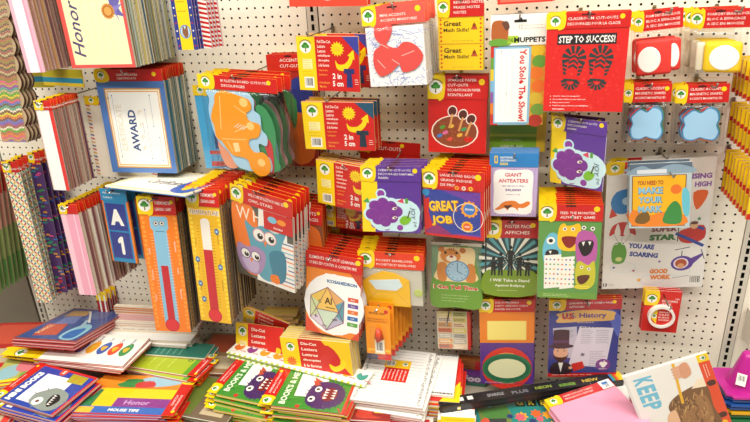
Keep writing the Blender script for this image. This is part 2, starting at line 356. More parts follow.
# ------------------------------------------------------------------ the setting
PEG=mat('#f8f0dd',rough=.55,coat=0,noise=.06,name='cream_pegboard'); PEG2=mat('#d2cbbb',rough=.5,coat=.1,name='cream_steel')
DARK=mat('#15120f',rough=.9,coat=0,name='gap_shade')
GREY=mat('#7b7262',rough=.55,coat=.0,noise=.1,name='grey_panel')
def pegboard(name,x0,x1,y0,y1,fx,fy):
    nx=int(math.floor(x1-x0)); ny=int(math.floor(y1-y0)); vs=[];fs=[];mi=[];r=.135
    hx=[fx+math.ceil(x0-fx+.45)+i for i in range(200)]; hx=[v for v in hx if v<x1-.45]
    hy=[fy+math.ceil(y0-fy+.45)+i for i in range(200)]; hy=[v for v in hy if v<y1-.45]
    bx=[x0]+[(a+b)/2 for a,b in zip(hx,hx[1:])]+[x1]; by=[y0]+[(a+b)/2 for a,b in zip(hy,hy[1:])]+[y1]
    for i,cx in enumerate(hx):
        for j,cy in enumerate(hy):
            l,rr,b,t=bx[i],bx[i+1],by[j],by[j+1]; k=len(vs)
            outer=[(rr,cy),(rr,t),(cx,t),(l,t),(l,cy),(l,b),(cx,b),(rr,b)]
            for p in outer: vs.append(W(p[0],p[1],0))
            for q in range(8): a=q*math.pi/4; vs.append(W(cx+r*math.cos(a),cy+r*math.sin(a),0))
            for q in range(8): a=q*math.pi/4; vs.append(W(cx+r*math.cos(a),cy+r*math.sin(a),-.35))
            for q in range(8):
                z=(q+1)%8; mi+=[0,1]; fs.append((k+q,k+z,k+8+z,k+8+q)); fs.append((k+8+q,k+8+z,k+16+z,k+16+q))
    me=bpy.data.meshes.new(name); me.from_pydata(vs,[],fs); me.materials.append(PEG); me.materials.append(mat('#2e2218',rough=.9,coat=0,name='hardboard_hole_shade')); me.polygons.foreach_set('material_index',mi); me.update()  # hole sides: hardboard brown, darkened to paint in the shade inside
    o=bpy.data.objects.new(name,me); col.objects.link(o); o['kind']='structure'; return o
pegboard('wall_back',-21.5,25.22,-52.0,11.2,.0075,-.2519)
pegboard('wall_back_left',-69.5,-22.95,-52.0,11.0,.0075,-.2519)
pegboard('wall_back_right',26.6,44,-52.0,11.2,.0075,-.2519)
o=box('wall_shade_backing',-130,60,-62,60,-1.2,-.7,DARK); o['kind']='structure'  # near-black sheet standing in for the shade behind holes and slots
def upright(name,x):
    bm=bmesh.new(); w=.62
    # steel channel with a real ladder of slots
    ys=[-52+k for k in range(0,64)]
    def q(a,b,c,d,z=.12):
        f=bm.faces.new([bm.verts.new(W(a,b,z)),bm.verts.new(W(c,b,z)),bm.verts.new(W(c,d,z)),bm.verts.new(W(a,d,z))])
    q(x-w,-53,x-.17,11.5); q(x+.17,-53,x+w,11.5)
    for y in ys: q(x-.17,y+.82,x+.17,y+1.0); q(x-.17,y,x+.17,y+.14)
    for sx in (-1,1):
        X=x+sx*w; bm.faces.new([bm.verts.new(W(X,-53,.12)),bm.verts.new(W(X,11.5,.12)),bm.verts.new(W(X,11.5,-.6)),bm.verts.new(W(X,-53,-.6))])
    o=mesh_obj(name,bm,PEG2,None,False); o['kind']='structure'
upright('trim_1',-22.22); upright('trim_2',25.9); upright('trim_4',-70.3)
o=box('wall_back_header_left',-69.5,-22.95,11.3,26,-.3,.5,mat('#d6d2cb',rough=.4,coat=.1)); o['kind']='structure'
o=box('wall_back_header',-21.5,25.2,11.4,26,-.3,.3,PEG2); o['kind']='structure'
o=box('wall_left',-130,-71.2,-52,26,-.3,.25,GREY); o['kind']='structure'
o=box('floor',-130,60,-62.5,-62,-1,110,mat('#b8b2a6',rough=.3,coat=.3,noise=.15)); o['kind']='structure'
o=box('ceiling',-160,110,66,67,-4,160,mat('#e8e6e0',rough=.8,coat=0)); o['kind']='structure'
DECKM=mat('#b7ae9c',rough=.4,coat=.2,noise=.05)
d=box('base_shelf',-129,59,-51.2,-50.2,.3,24,DECKM,None,.1); setp(d,'long cream steel base shelf under the heaps of packs','shelf')
k=box('kick_plate',-129,59,-62,-51.2,1,22.5,DECKM,d)

# ------------------------------------------------------------------ pack designs
def header(r,w,h,hh,lines_,redc=RED,price=YEL,lg=True,t=.05,yel=YEL,hole=True,yw=.24,edges=None,txt=WHT,px=.9,tx=.3,ts=1,z0=.06,name='header_card'):
    a=Art(w,hh,0,h/2-hh/2)
    if lg:
        a.R(0,0,yw*.85,1,yel); a.G([(yw*.7,0),(yw*.95,.02),(yw,.3),(yw*.97,.75),(yw*.86,1),(yw*.6,1)],yel,4)
        lr=min(hh*.33,w*yw*.38); a.logo(yw*.46,.5,lr)
    n=len(lines_)
    for i,s in enumerate(lines_):
        if s: a.T(s,tx,(i+1)/(n+.9) if n>1 else .6,hh*.55/(n+1)*ts,txt,a='l',bold=.004,w=min(w*(px-tx-.02 if price else .68),hh*.62/(n+1)*ts*text_mesh(s,.004)[2]))
    if price: a.E(px,.28 if n>1 else .3,min(hh*.16,w*.05),price)
    if hole: a.R(.42,.06,.58,.16,'#4a1512'); a.E(.5,.1,.14,'#4a1512')
    return slab(name,a,t,redc,edges or [yel,redc],r,z0)
def simple_pack(name,id,label,cat,hf,hl,art_fn,face,edges=(WHT,CRM,WHT),t=.18,film=True,hk=None,**hkw):
    p,n,zb=POSE[id]; w,h=p[3],p[4]; r=root(name,p,label,cat)
    if hf: header(r,w,h,h*hf,hl,**hkw)
    a=Art(w*.985,h*(1-hf),0,-h*hf/2); 
    if art_fn: art_fn(a)
    slab(hk or 'printed_sheet',a,t,face,list(edges),r,0)
    if film: sleeve(w*1.02,h*.99,r,.18)
    finish(r); return r,p,n,zb
def HK(p,label,dx=0,dy=.35,ext=.5): return hook(p[0]+dx,p[1]+p[4]/2-dy,p[2]+ext,label)
MUD1=['#d8c4b0','#b88a7a','#8a5a58','#e6dccc','#c8a89a','#a89070','#d8a8b0','#c89a6a']
MUD2=['#a83a34','#c8b098','#5a4a68','#8a4038','#d8ccb8','#7a5a4a','#b86a50','#9a8a78']
MUD3=['#d8d0b0','#6a8a98','#3a6a78','#c8b878','#8a7a58','#a8b0a8','#4a5a78','#e0d8c8','#5a8a6a']
MUD4=['#b8a070','#5a4030','#3a3a44','#a87a3a','#7a6850','#4a5048','#c8b890']
# --- tall border strips at the far left
def strip_pack(id,label,cat,art_fn,face,edges,hf=.07,t=.16,film=True):
    return simple_pack('border_strip_pack',id,label,cat,hf,['','Border Trim'],art_fn,face,edges,t,film,yw=.55,price=None,tx=.5,hk='border_strips')
def chev(a):
    cs=['#6a4a3a','#b8654a','#8a8a3a','#7a3a4a','#c8a05a','#4a5a4a','#a84a5a','#c8b890']; cs2=['#2fb82a','#e8d82a','#f07a2a','#e84a8a','#3a6ad8','#8a3ab8','#2ab0a0','#f0e8d0']
    for i in range(64):
        v=-.02+i*.0165; top=[]; bot=[]
        for k in range(21): u=k/20*.97; z=(.012 if k%2 else 0)+.01*math.sin(k*.6); top.append((u,min(1,max(0,v+z)))); bot.append((u,min(1,max(0,v+z+.0075))))
        a.P(top+bot[::-1],(cs2 if v>.55 and i%3 else cs)[i%8])
p,n,zb=POSE['chevron']; w,h=p[3],p[4]; r=root('border_strip_pack',p,'scalloped rainbow chevron border strips hanging nearest the left edge, at the front','border strips')
a=Art(w*.9,h); chev(a); sc_=[(-w/2,-h/2)]
for i in range(121): sc_.append((w*.42+.42*abs(math.sin(i*math.pi/15)),-h/2+h*i/120))
sc_.append((-w/2,h/2)); slab('border_strips',a,.3,'#b09a78',['#5a2a22','#3a2420','#7a4a3a'],r,0,poly=sc_); finish(r)
stack(r,4,9,7.6,'scalloped chevron border strip pack','at the left edge','scalloped chevron border packs',dx=.12)
HK(p,'wire hook holding the scalloped chevron border strips')
def rainb(a):
    for i,c in enumerate(['#3d2a66','#c23b2e','#2b8fa0','#6b2a5a','#d9a92a','#2f6fae','#b8302a','#53307a','#c9b02a','#2d8f95','#c43b2a','#5a2f7a','#b9a91f','#1f86a0','#c8b62a']): a.R(0,i/15,1,(i+1)/15,c)
r,p,n,zb=simple_pack('striped_border_pack','rainbow','rainbow banded border pack hanging between chevron strips and pink strips','border strips',0,[],rainb,'#caa92c')
HK(p,'wire hook holding the rainbow banded border pack')
def pinks(a): a.R(0,0,.2,1,'#efb6c6'); a.R(.72,0,1,1,'#eeb0c2'); a.R(.78,0,.82,1,'#d98aa4')
r,p,n,zb=strip_pack('pinkstrip','white paper strips with pink edges at the upper left, front of its stack','border strips',pinks,'#f6f0f0',['#d9c9b8','#b0766c','#e8d9cc','#c68a94'])
stack(r,17,11,2,'pink edged white strip pack','above the red bordered strips','pink edged strip packs',.1,vary=MUD1)
HK(p,'long wire hook holding the upper pink edged strips')
def reds(a): a.R(.78,0,1,1,'#d83a34'); a.R(0,0,.05,1,'#d8b8b0')
r,p,n,zb=strip_pack('redstrip','tall white strip pack with one red edge and red header, front of its stack','border strips',reds,'#f4efec',['#8a4a5a','#c9b49a','#a8403a','#4f4a6a','#d8c8b0'],hf=.1)
stack(r,13,11,6.6,'red edged white strip pack','left of the blue award certificate','red edged strip packs',.1,vary=MUD2)
HK(p,'long wire hook holding the red edged strips')
def airm(a):
    for i in range(20): a.P([(.93,i/20),(.93,(i+.35)/20),(1,(i+.6)/20),(1,(i+.25)/20)],['#c93a34','#e0b52a','#3b3f86'][i%3])
    for i in range(20): a.P([(.0,i/20),(.0,(i+.35)/20),(.06,(i+.6)/20),(.06,(i+.25)/20)],['#c93a34','#e0b52a','#3b3f86'][i%3])
r,p,n,zb=simple_pack('letter_paper_pack','airmail','cream letter paper with slanted coloured dashes down its edge, behind the award certificate','paper pack',.1,['Border','Paper'],airm,'#f1ead8',film=False)
HK(p,'wire hook holding the letter paper with dashed edges')
def flor(a):
    for j in range(46):
        for i in range(5):
            u,v=(i+.5)/5,(j+.5)/46; c=['#c02f48','#2a8a8c','#d8b04a'][(i+2*j)%3]
            a.E(u,v,.27,c,.42,.8 if (i+j)%2 else -.8,n=8)
r,p,n,zb=strip_pack('floral',"cream border strips with red and teal leaf pattern, lower left, front",'border strips',flor,'#f2e9c9',['#8fb0b4','#d6d0c0','#6f8f96'])
stack(r,4,6,3.2,'leaf patterned border strip pack','at the lower left','leaf patterned strip packs',.08,dx=-.12)
HK(p,'wire hook holding the leaf patterned border strips')
def butt(a):
    rd=random.Random(4)
    for k in range(60):
        u,v=rd.uniform(.1,.9),rd.random(); c=rd.choice(['#d8322a','#3aa04a','#e8a02a','#3a6ab8','#d84a8a','#2a8a8a'])
        a.E(u-.08,v,.18,c,.7,.5,n=7); a.E(u+.1,v,.18,c,.7,-.5,n=7)
r,p,n,zb=strip_pack('butterfly','dark purple border strips printed with bright butterflies, front of its stack','border strips',butt,'#4f2f66',['#6a4a8a','#3a2a4a','#9a8aa8'])
stack(r,4,4,1.8,'butterfly printed border strip pack','between leaf and plain purple strips','butterfly strip packs',.06,dx=.25)
def wav(a):
    for i in range(40): a.L([(0,i/40),(.3,(i+.7)/40),(.6,(i+.2)/40),(1,(i+.9)/40)],.06,'#6f3f9a')
r,p,n,zb=strip_pack('purplewave','deep purple wavy lined border strips behind the butterfly strips','border strips',wav,'#3f2460',['#4a2a6a','#6a4a90'])
def p2(a): a.R(.3,0,1,1,'#eaa3b8'); a.R(0,0,.3,1,'#f3c3cf'); a.R(.7,0,.76,1,'#f4cdd8')
r,p,n,zb=simple_pack('border_strip_pack','pink2','wide pink paper strips with yellow and red header, lower left, front','border strips',.1,['',''],p2,'#eaa3b8',['#d8c8a8','#c8b890','#b09070','#e4dcc4'],.18,True,yw=.45,price=None,tx=.5,hk='border_strips')
stack(r,17,11,3,'wide pink strip pack','left of the blue A and 1 pack','wide pink strip packs',.12,dx=.05,vary=MUD1)
HK(p,'long wire hook holding the wide pink strips')
def ls(a):
    a.R(0,0,1,.22,'#b8342a'); a.R(0,.22,1,.5,'#c88a78'); a.R(0,.5,1,.75,'#8a9a5a'); a.R(0,.75,1,1,'#5f8a48')
p,n,zb=POSE['leftstrips']; p=list(p); p[2]=12; p[3]=2.2; p[0]-=.4
r=root('border_strip_pack',p,'red topped green strip pack at the far left edge, nearest of its row','border strips')
a=Art(p[3],p[4]); ls(a); slab('border_strips',a,.16,'#8a9a5a',['#8a7a5a','#6f8a50','#b88a7a','#4f6a3a'],r); finish(r)
stack(r,14,12,1,'red topped green strip pack','at the far left edge','green strip packs at the left edge',.1)
HK(p,'wire hook holding the green strip packs at the far left')
p,n,zb=POSE['tinyred']; r=root('trimmer_pack',p,'tiny red and white striped pack hanging low above the pale paper stack, front','pack')
a=Art(p[3],p[4]*1.6,0,p[4]*.3); a.R(0,0,1,.45,YEL); a.R(.25,.2,.4,1,WHT); a.R(.7,.2,.85,1,WHT); slab('printed_card',a,.12,'#a8241f',[RED,WHT],r); finish(r)
stack(r,3,2.6,1,'tiny red and white pack','low beside the lollipop pack','tiny red hanging packs',.03,dx=.2)
HK(p,'short low hook holding the tiny red packs',dy=-1.2)
# --- certificates
def hon(a):
    a.R(.07,.0,.955,.968,'#faf0c8'); a.R(.075,.01,.95,.963,'#f7ecbc')
    a.T('Honor Roll',.2,.47,1.35,'#4f4270',rot=math.pi/2*.985,w=9.4,slant=.35,bold=.01)
    for k in range(4): a.L([(.36+k*.12,.08),(.36+k*.12,.93)],.03,'#cbbf96')
    a.P([(.78,.36),(.95,.38),(.9,.44),(.98,.53),(.8,.5)],'#6a62a8'); a.P([(.8,.44),(.98,.41),(.86,.48),(.9,.58)],'#857cc0')
    a.star(.745,.475,.82,'#d08a3a',16,.86); a.E(.745,.475,.6,'#b06a2a'); a.E(.745,.475,.45,'#d9a052')
r,p,n,zb=simple_pack('certificate_pack','honor','cream honor roll certificate with coral border and medal at the top left','certificate pack',0,[],hon,'#e2574f',['#c8b88a','#8a9aa0','#e6dcc0','#5a7a80'],.3,True,hk='certificate')
stack(r,15,9,1.2,'certificate pack','under the coral bordered honor certificate','honor certificate packs',.12,rj=.01,vary=MUD3)
HK(p,'wire hook holding the honor certificates')
def aw(a):
    a.R(.1,.075,.93,.945,'#c98f3a'); a.R(.118,.09,.915,.93,'#f3e8cf'); a.R(.135,.105,.895,.915,'#e3a24a'); a.R(.147,.115,.885,.905,'#f6f4ee')
    a.T('CERTIFICATE',.27,.5,.72,'#e2d9c2',rot=math.pi/2,w=5.6,bold=.01); a.T('AWARD',.45,.53,.95,'#2f4a80',rot=math.pi/2,w=5.0,bold=.03)
    for v,q in ((.33,1),(.47,-1),(.6,1),(.72,-1)): a.ring(.58,v,.16,.22,'#dcae62',a0=0,a1=4.6)
    for k,(u,v0,v1) in enumerate(((.2,.15,.82),(.66,.3,.84),(.76,.15,.48),(.82,.6,.86))): a.L([(u,v0),(u,v1)],.035,'#6a83ae'); a.E(u,v0,.08,'#6a83ae',n=8); a.E(u,v1,.08,'#6a83ae',n=8)
    a.T('Awarded to',.6,.5,.2,'#9aa8c0',rot=math.pi/2,bold=0)
r,p,n,zb=simple_pack('certificate_pack','award','award certificate with blue border and gold line, turned sideways, upper left','certificate pack',0,[],aw,'#4a76b8',['#c8c0a0','#7a8aa0','#b8a870','#30506a','#dcd4bc'],.3,True,hk='certificate')
hh=1.35; rr=r
a=Art(p[3]*.97,hh,0,p[4]+hh/2-.05); a.G([(0,0),(.14,0),(.2,.4),(.19,1),(0,1)],YEL,3); a.logo(.09,.5,.42); a.T('CERTIFICATES',.32,.45,.24,WHT,a='l',w=2.6); a.T('CERTIFICATS',.32,.75,.22,WHT,a='l',w=2.4); a.E(.88,.4,.25,YEL); a.R(.5,.1,.62,.2,'#4a1512')
slab('header_card',a,.05,RED,[YEL,RED],r,0)
stack(r,12,p[2],1,'blue bordered award certificate pack','left of the bulldozer bag','award certificate packs',.1,rj=.01,vary=MUD3)
HK(p,'wire hook holding the award certificates',dy=-.9)
def skyb(a):
    a.P([(.2,.3),(.9,.35),(.8,1),(.1,1)],'#3aa0d8'); a.R(.1,.75,.9,.8,'#c8322a'); a.T('R',.3,.6,2.2,'#17408a',w=1.6); a.R(.1,.9,.9,.97,'#c8322a')
r,p,n,zb=simple_pack('shape_pack','skyblue','sky blue card pack with red bars, mostly hidden behind the bulldozer bag','card pack',.12,['Card',''],skyb,'#4ab0e6')
HK(p,'wire hook holding the sky blue card pack')
# --- die-cut bags
def dozer(a,flip=False): pass
p,n,zb=POSE['bulldozer']; w,h=p[3],p[4]
r=root('cutout_pack',p,'clear bag of card cutouts with a big orange bulldozer shape on top, front','cutout pack')
header(r,w,h,1.5,['BULLETIN BOARD CUTOUTS','DECOUPAGES'],tx=.3,yw=.22)
def bits(r,w,h,cols,seed,z=-.1,n=9):
    rd=random.Random(seed)
    for k in range(n):
        cx,cy=rd.uniform(-w*.3,w*.3),rd.uniform(-h*.36,h*.2); q=rd.uniform(1.2,2.2); pts=smooth([(cx+q*rd.uniform(.6,1.1)*math.cos(t*math.pi/4),cy+q*rd.uniform(.6,1.1)*math.sin(t*math.pi/4)) for t in range(8)],3)
        c=rd.choice(cols); a=Art(1,1); slab('cutout',a,.04,c,[c],r,z-.05*k,poly=pts)
def ZB(x,y): return ((x-50)/255*9.2-4.6, 5.65-(y-65)/305*11.3)
bl=[ZB(*q) for q in ((78,135),(70,115),(90,105),(120,112),(140,98),(175,108),(200,105),(225,130),(222,160),(240,175),(240,215),(255,235),(250,265),(225,260),(230,300),(255,300),(262,330),(245,350),(150,345),(120,300),(100,280),(80,250),(72,210),(70,170))]
slab('cutout',Art(1,1),.05,'#a8d0e8',['#a8d0e8'],r,-.02,poly=smooth(bl,3))
slab('cutout',Art(1,1),.05,'#e89a78',['#e89a78'],r,-.10,poly=smooth([ZB(*q) for q in ((85,255),(135,260),(150,300),(140,345),(98,340))],3))
slab('cutout',Art(1,1),.05,'#3a8f58',['#3a8f58'],r,-.18,poly=smooth([ZB(*q) for q in ((225,150),(262,160),(282,220),(275,290),(285,340),(200,355),(130,345),(150,300),(230,260))],3))
slab('cutout',Art(1,1),.05,'#c8323a',['#c8323a'],r,-.12,poly=smooth([ZB(*q) for q in ((235,240),(262,250),(268,290),(262,350),(235,345),(250,300))],3))
a=Art(9.2,11.3)
body=[ZB(*q) for q in ((100,122),(125,108),(150,112),(180,120),(210,130),(215,155),(195,172),(205,192),(232,198),(238,215),(225,240),(200,247),(192,265),(208,288),(235,285),(255,303),(258,330),(245,355),(215,362),(190,342),(183,315),(160,307),(135,305),(115,285),(100,262),(84,252),(82,215),(75,195),(85,165),(95,145))]
def U(x,y): X,Y=ZB(x,y); return (X/9.2+.5,.5-Y/11.3)
for x,y,q in ((192,138,.5),(205,207,.45),(228,318,.45)): a.E(*U(x,y),q,'#f8cc78')
for q in (((115,125),(105,225)),((105,255),(185,250)),((150,230),(200,205)),((120,262),(135,292)),((160,150),(200,175))): a.L([U(*q[0]),U(*q[1])],.09,'#f9cf80')
a.P([U(138,265),U(158,262),U(160,290),U(142,293)],'#f8d898'); 
for k in range(4): a.L([U(150+k*9,215+k*2),U(168+k*9,203+k*2)],.06,'#e8f0e0')
slab('cutout',a,.06,'#f29a18',['#d8821a'],r,.06,poly=smooth(body,3))
bits(r,w,h*.85,['#2f8a4a','#c8322a','#5a3a8a','#e88a5a','#3a9ad0','#8a5a2a'],3,-.3,5)
bag(w*1.0,h*.88,.55,r,0,-h*.05,.1,.15,5)
finish(r); stack(r,5,9,5,'clear bag of coloured card cutouts','in the bulldozer stack','bulldozer cutout bags',.12,dx=.05,rj=.02,vary=['#3a8f58','#e8742a','#c8323a','#a8d0e8','#5a3a8a','#b89a5a','#d8a0a0','#2f3a8a'])
P0=[-24.6,-14.6,2.6,5.2,13.0,0,0,0]; POSE['redcard']=(P0,1,None)
r,p,_,_2=simple_pack('cutout_pack','redcard','tall red headed pack with navy, orange and green card shapes behind the bulldozer bags','cutout pack',.14,['ACCENTS','CUT-OUTS'],lambda a:(a.G([(.5,.1),(.95,.1),(.95,.5),(.5,.4)],'#2f3a8a',3),a.G([(.4,.45),(.95,.5),(.9,.9),(.4,.95)],'#e8742a',3),a.G([(.3,.2),(.6,.3),(.5,.6)],'#3a8a4a',3)),'#a8241f',[RED,'#d8902a'],.3,lg=False)
stack(r,4,2.6,1,'tall red headed pack','behind the bulldozer bags','tall red headed packs',.1)
p=POSE['bulldozer'][0]
HK(p,'wire hook holding the bulldozer cutout bags')
# --- sentence strips at the top
def sen(a):
    a.R(.2,0,.8,.93,YEL); a.R(.2,.93,.8,1,YEL)
    for i in range(16):
        for u in (.1,.9): a.E(u,i/16+.03,.09,[RED,WHT,'#f0d030'][i%3],n=6)
    a.lines(.28,.72,.05,.72,9,'#7a5a10',.06,3); a.E(.5,.85,.62,'#5a8ac0',1.1); a.E(.5,.85,.52,'#b8d0e4',1.1); a.G([(.36,.86),(.42,.8),(.5,.83),(.6,.79),(.64,.87),(.5,.9)],'#8a5a3a')
    a.E(.5,.0,.5,RED,.6)
r,p,n,zb=simple_pack('sentence_strip_pack','sentence','yellow and navy strip pack with round bear picture near the bottom, top left, front','strip pack',0,[],sen,'#2f3a86',['#4a3a7a','#b8a8c0','#2f4a9a'],.18)
stack(r,6,9,6.8,'navy edged strip pack','beside the round bear picture strip','navy strip packs at the top left',.05,dx=.08)
q=list(POSE['sentence'][0]); q[0]+=1.75; q[2]=8; q[3]=1
rr=root('striped_border_pack',q,'red and white striped border pack just right of the yellow strip pack','border strips'); a=Art(.9,12)
for i in range(26): a.P([(0,i/26),(1,(i+.4)/26),(1,(i+.9)/26),(0,(i+.5)/26)],RED)
slab('border_strips',a,.3,WHT,[RED,WHT,'#5a5a9a'],rr); finish(rr); stack(rr,4,8,6.6,'red and white striped border pack','right of the yellow strip pack','striped border packs',.06,dx=.15)
HK(p,'wire hook holding the yellow and navy strips')
# --- A / 1, thermometers, owls
def a1(a):
    a.R(0,0,.93,1,'#2585b8'); a.R(.93,0,1,1,'#ee7d1a'); a.R(0,0,.05,1,'#ee7d1a')
    a.R(.1,.04,.86,.475,'#2e3a88'); a.R(.1,.50,.86,.935,'#2e3a88'); a.T('A',.47,.26,2.1,WHT,w=1.9,bold=.06); a.G([(.36,.66),(.4,.61),(.5,.575),(.57,.58),(.58,.62),(.58,.82),(.56,.87),(.48,.87),(.46,.83),(.46,.68),(.4,.69)],WHT,4)
r,p,n,zb=simple_pack('letter_number_pack','a1','blue pack showing a white capital A above a white 1, orange sides','letter pack',.16,['Alphabet & Numbers','Letters'],a1,'#2585b8',['#ee7d1a','#d86a1a','#f0a050'],.25,True,lg=False,redc='#2a88b8',price=None,tx=.1)
stack(r,5,9,4,'blue and orange letter pack','behind the A and 1 pack','A and 1 letter packs',.05,dx=.35)
HK(p,'wire hook holding the A and 1 letter packs')
def thermo(cols,face):
    def f(a):
        bg,tube,scale=cols
        for k in range(26):
            for u in (.07,.93): a.E(u+.02*(k%2),.03+k*.037,.22,'#f49b3a' if bg==ORG else '#f6d23a',n=6)
        if face:
            a.P([(.26,.03),(.3,.015),(.7,.015),(.74,.03),(.74,.11),(.68,.13),(.7,.93),(.3,.93),(.32,.13),(.26,.11)],'#86bcd8')
            for u in (.42,.58): a.E(u,.07,.26,WHT); a.E(u,.07,.14,BLK); a.ring(u,.07,.26,.32,'#5a3a2a')
            a.L([(.38,.135),(.62,.135)],.07,'#3a5a7a')
            a.R(.4,.42,.6,.93,'#c2222e')
        else:
            a.T('TEMPERATURE',.5,.05,.62,WHT,w=3.9,bold=.05); a.T('TEMPERATURE',.5,.05,.5,'#7a3a1a',w=3.7,bold=.0)
            a.R(.36,.12,.64,.9,'#eee6da'); a.R(.36,.36,.64,.93,'#c2222e'); a.E(.5,.12,.56,'#eee6da',.6)
        for k in range(28):
            for u0,u1 in ((.26,.33),(.67,.74)): a.L([(u0-.03,.16+k*.026),(u1-.03 if u0<.5 else u1,.16+k*.026)],.035,'#fbe3c8' if face else '#7a3a1a')
        for k,v in enumerate((.3,.5,.7)): a.T('Celsius' if k%2==0 else 'Fahrenheit',.14,v,.22,WHT if face else '#7a3a1a',rot=math.pi/2,bold=0); a.T('Celsius' if k%2 else 'Fahrenheit',.86,v-.04,.22,WHT if face else '#7a3a1a',rot=-math.pi/2,bold=0)
        if not face:
            for v,u in ((.2,.84),(.5,.84),(.45,.14),(.66,.14),(.8,.2)): a.E(u,v,.3,'#3a6a9a',1.3); a.E(u,v,.16,'#a8c8e0')
        a.E(.5,.94,.92,'#b81e2a'); a.E(.5,.94,.82,'#d62a34')
    return f
ME=['#c8b890','#7a5a3a','#3a4a5a','#b89a50','#5a4a40']
r,p,n,zb=simple_pack('thermometer_chart_pack','thermo','orange thermometer chart with a blue face and big red bulb, front of its stack','chart pack',.125,['THERMOMETER','LEARNING CHART'],thermo((ORG,0,0),True),ORG,ME,.25,True,yw=.42,tx=.46,hk='chart')
stack(r,14,10,3,'orange thermometer chart pack','left of the yellow thermometers','orange thermometer packs',.12,dx=.02,vary=MUD4)
HK(p,'wire hook holding the orange thermometer charts')
r,p,n,zb=simple_pack('thermometer_chart_pack','ythermo','yellow thermometer chart headed TEMPERATURE with red bulb, front of its stack','chart pack',.125,['THERMOMETER','LEARNING CHART'],thermo((YEL,0,0),False),'#e9b51c',ME,.25,True,yw=.42,tx=.46,hk='chart')
stack(r,14,10,3,'yellow thermometer chart pack','right of the orange thermometers','yellow thermometer packs',.12,dx=.02,vary=MUD4)
HK(p,'wire hook holding the yellow thermometer charts')
def owls(a):
    a.R(0,0,1,1,'#5d5a50')
    a.G([(0,.03),(.3,.0),(.42,.18),(.4,.4),(.55,.6),(.45,.9),(.2,.95),(.1,.8),(.0,.6)],'#ee7a24'); a.P([(.45,.0),(.9,.0),(.9,1),(.35,1)],'#f2f0ea')
    a.P([(.66,.34),(1,.34),(1,1),(.6,1)],'#f0ece4')
    for k in range(11): a.P([(.64,.36+k*.057),(1,.36+k*.057),(1,.375+k*.057),(.64,.375+k*.057)],['#3a5a9a','#e8742a','#7ab8d0'][k%3])
    a.R(.68,.6,.9,.73,'#f4f0f4')
    a.T('W',.18,.13,1.6,'#f8ead2',w=1.9,bold=.0); a.T('H',.42,.13,1.5,'#f8ead2',w=1.15,bold=.0)
    a.G([(.25,.45),(.2,.22),(.35,.28),(.5,.22),(.7,.27),(.88,.22),(.8,.45),(.85,.7),(.75,.9),(.5,.97),(.35,.85)],'#5aa0b4'); a.G([(.6,.55),(.85,.5),(.85,.85),(.7,.95),(.62,.8)],'#3a7f98')
    for u in (.43,.62): a.E(u,.36,.86,'#e8a0a8'); a.E(u,.36,.74,WHT); a.E(u+.02,.37,.4,BLK); a.E(u+.03,.35,.13,WHT)
    a.P([(.5,.42),(.56,.42),(.53,.5)],ORG)
    a.G([(.02,.72),(.05,.55),(.2,.57),(.38,.53),(.52,.6),(.48,.8),(.35,.93),(.12,.9)],'#a88ab4'); a.G([(.1,.75),(.25,.7),(.4,.76),(.35,.9),(.2,.9)],'#c4b0d0')
    for u in (.17,.35): a.E(u,.67,.7,'#6a4a80'); a.E(u,.67,.6,WHT); a.E(u+.02,.68,.32,BLK); a.E(u+.02,.66,.1,WHT)
    a.P([(.24,.72),(.3,.72),(.27,.78)],ORG); a.G([(.6,.86),(.72,.84),(.74,.95),(.6,.95)],ORG)
r,p,n,zb=simple_pack('sign_pack','owls','owl themed card pack with blue and lilac owls and white W H letters, front','card pack',.17,['WELCOME BULLETIN BOARD SET','OWL-STARS'],owls,'#5d5a50',[WHT,'#c8a060','#6a8a90',WHT],.3,True,tx=.3,yw=.22)
a=Art(p[3]*.46,p[4]*.19,p[3]*.265,p[4]*.23); a.E(.3,.4,.6,'#7ac0d8',.7); a.E(.62,.4,.6,'#f0902a',.6); a.T('Included',.5,.8,.26,WHT,bold=.02)
slab('inset_label',a,.03,RED,[RED],r,.1).location=(0,p[4]/2*S,0)
stack(r,6,10,5.5,'owl themed card pack','behind the two owls','owl card packs',.1,dx=.1)
HK(p,'wire hook holding the owl card packs')
# cream sheet set lying across the stacks
p,n,zb=POSE['cream_sheet']; p=list(p); p[4]=12.2
r=root('certificate_pack',p,'cream certificate sheets lying flat across the tops of the thermometer packs','certificate pack')
a=Art(p[3],p[4]); a.R(.03,.02,.97,.98,'#e8d27a'); a.R(.06,.04,.94,.96,'#f4efdf'); a.T('Certificate',.42,.5,1.5,'#2a2a3a',rot=-math.pi/2,w=5.2,slant=.3,bold=.02); a.lines(.2,.8,.55,.8,4,'#8a8678',.05)
a.G([(.1,.75),(.5,.72),(.9,.78),(.95,.95),(.1,.97)],'#3a5aa8'); a.G([(.3,.8),(.6,.76),(.8,.9),(.4,.94)],'#c8422e'); a.E(.25,.86,.7,'#f0c030',.7)
slab('certificate',a,.3,'#f0e6c0',['#3a78b8','#e8dcc0',WHT],r); finish(r)

q=[-50.2,-9.6,7.5,5.2,1.9,0,0,-.05]
rr=root('folder_pack',q,'yellow and teal banded folder end just below the upper pink edged strips','folder pack'); a=Art(q[3],q[4]); a.R(0,.0,1,.45,'#b8a81e'); a.R(0,.5,1,.8,'#2a8aa8'); a.R(0,.8,1,1,'#e0c02a'); slab('printed_sheet',a,.2,'#c8b42a',[YEL],rr); finish(rr)
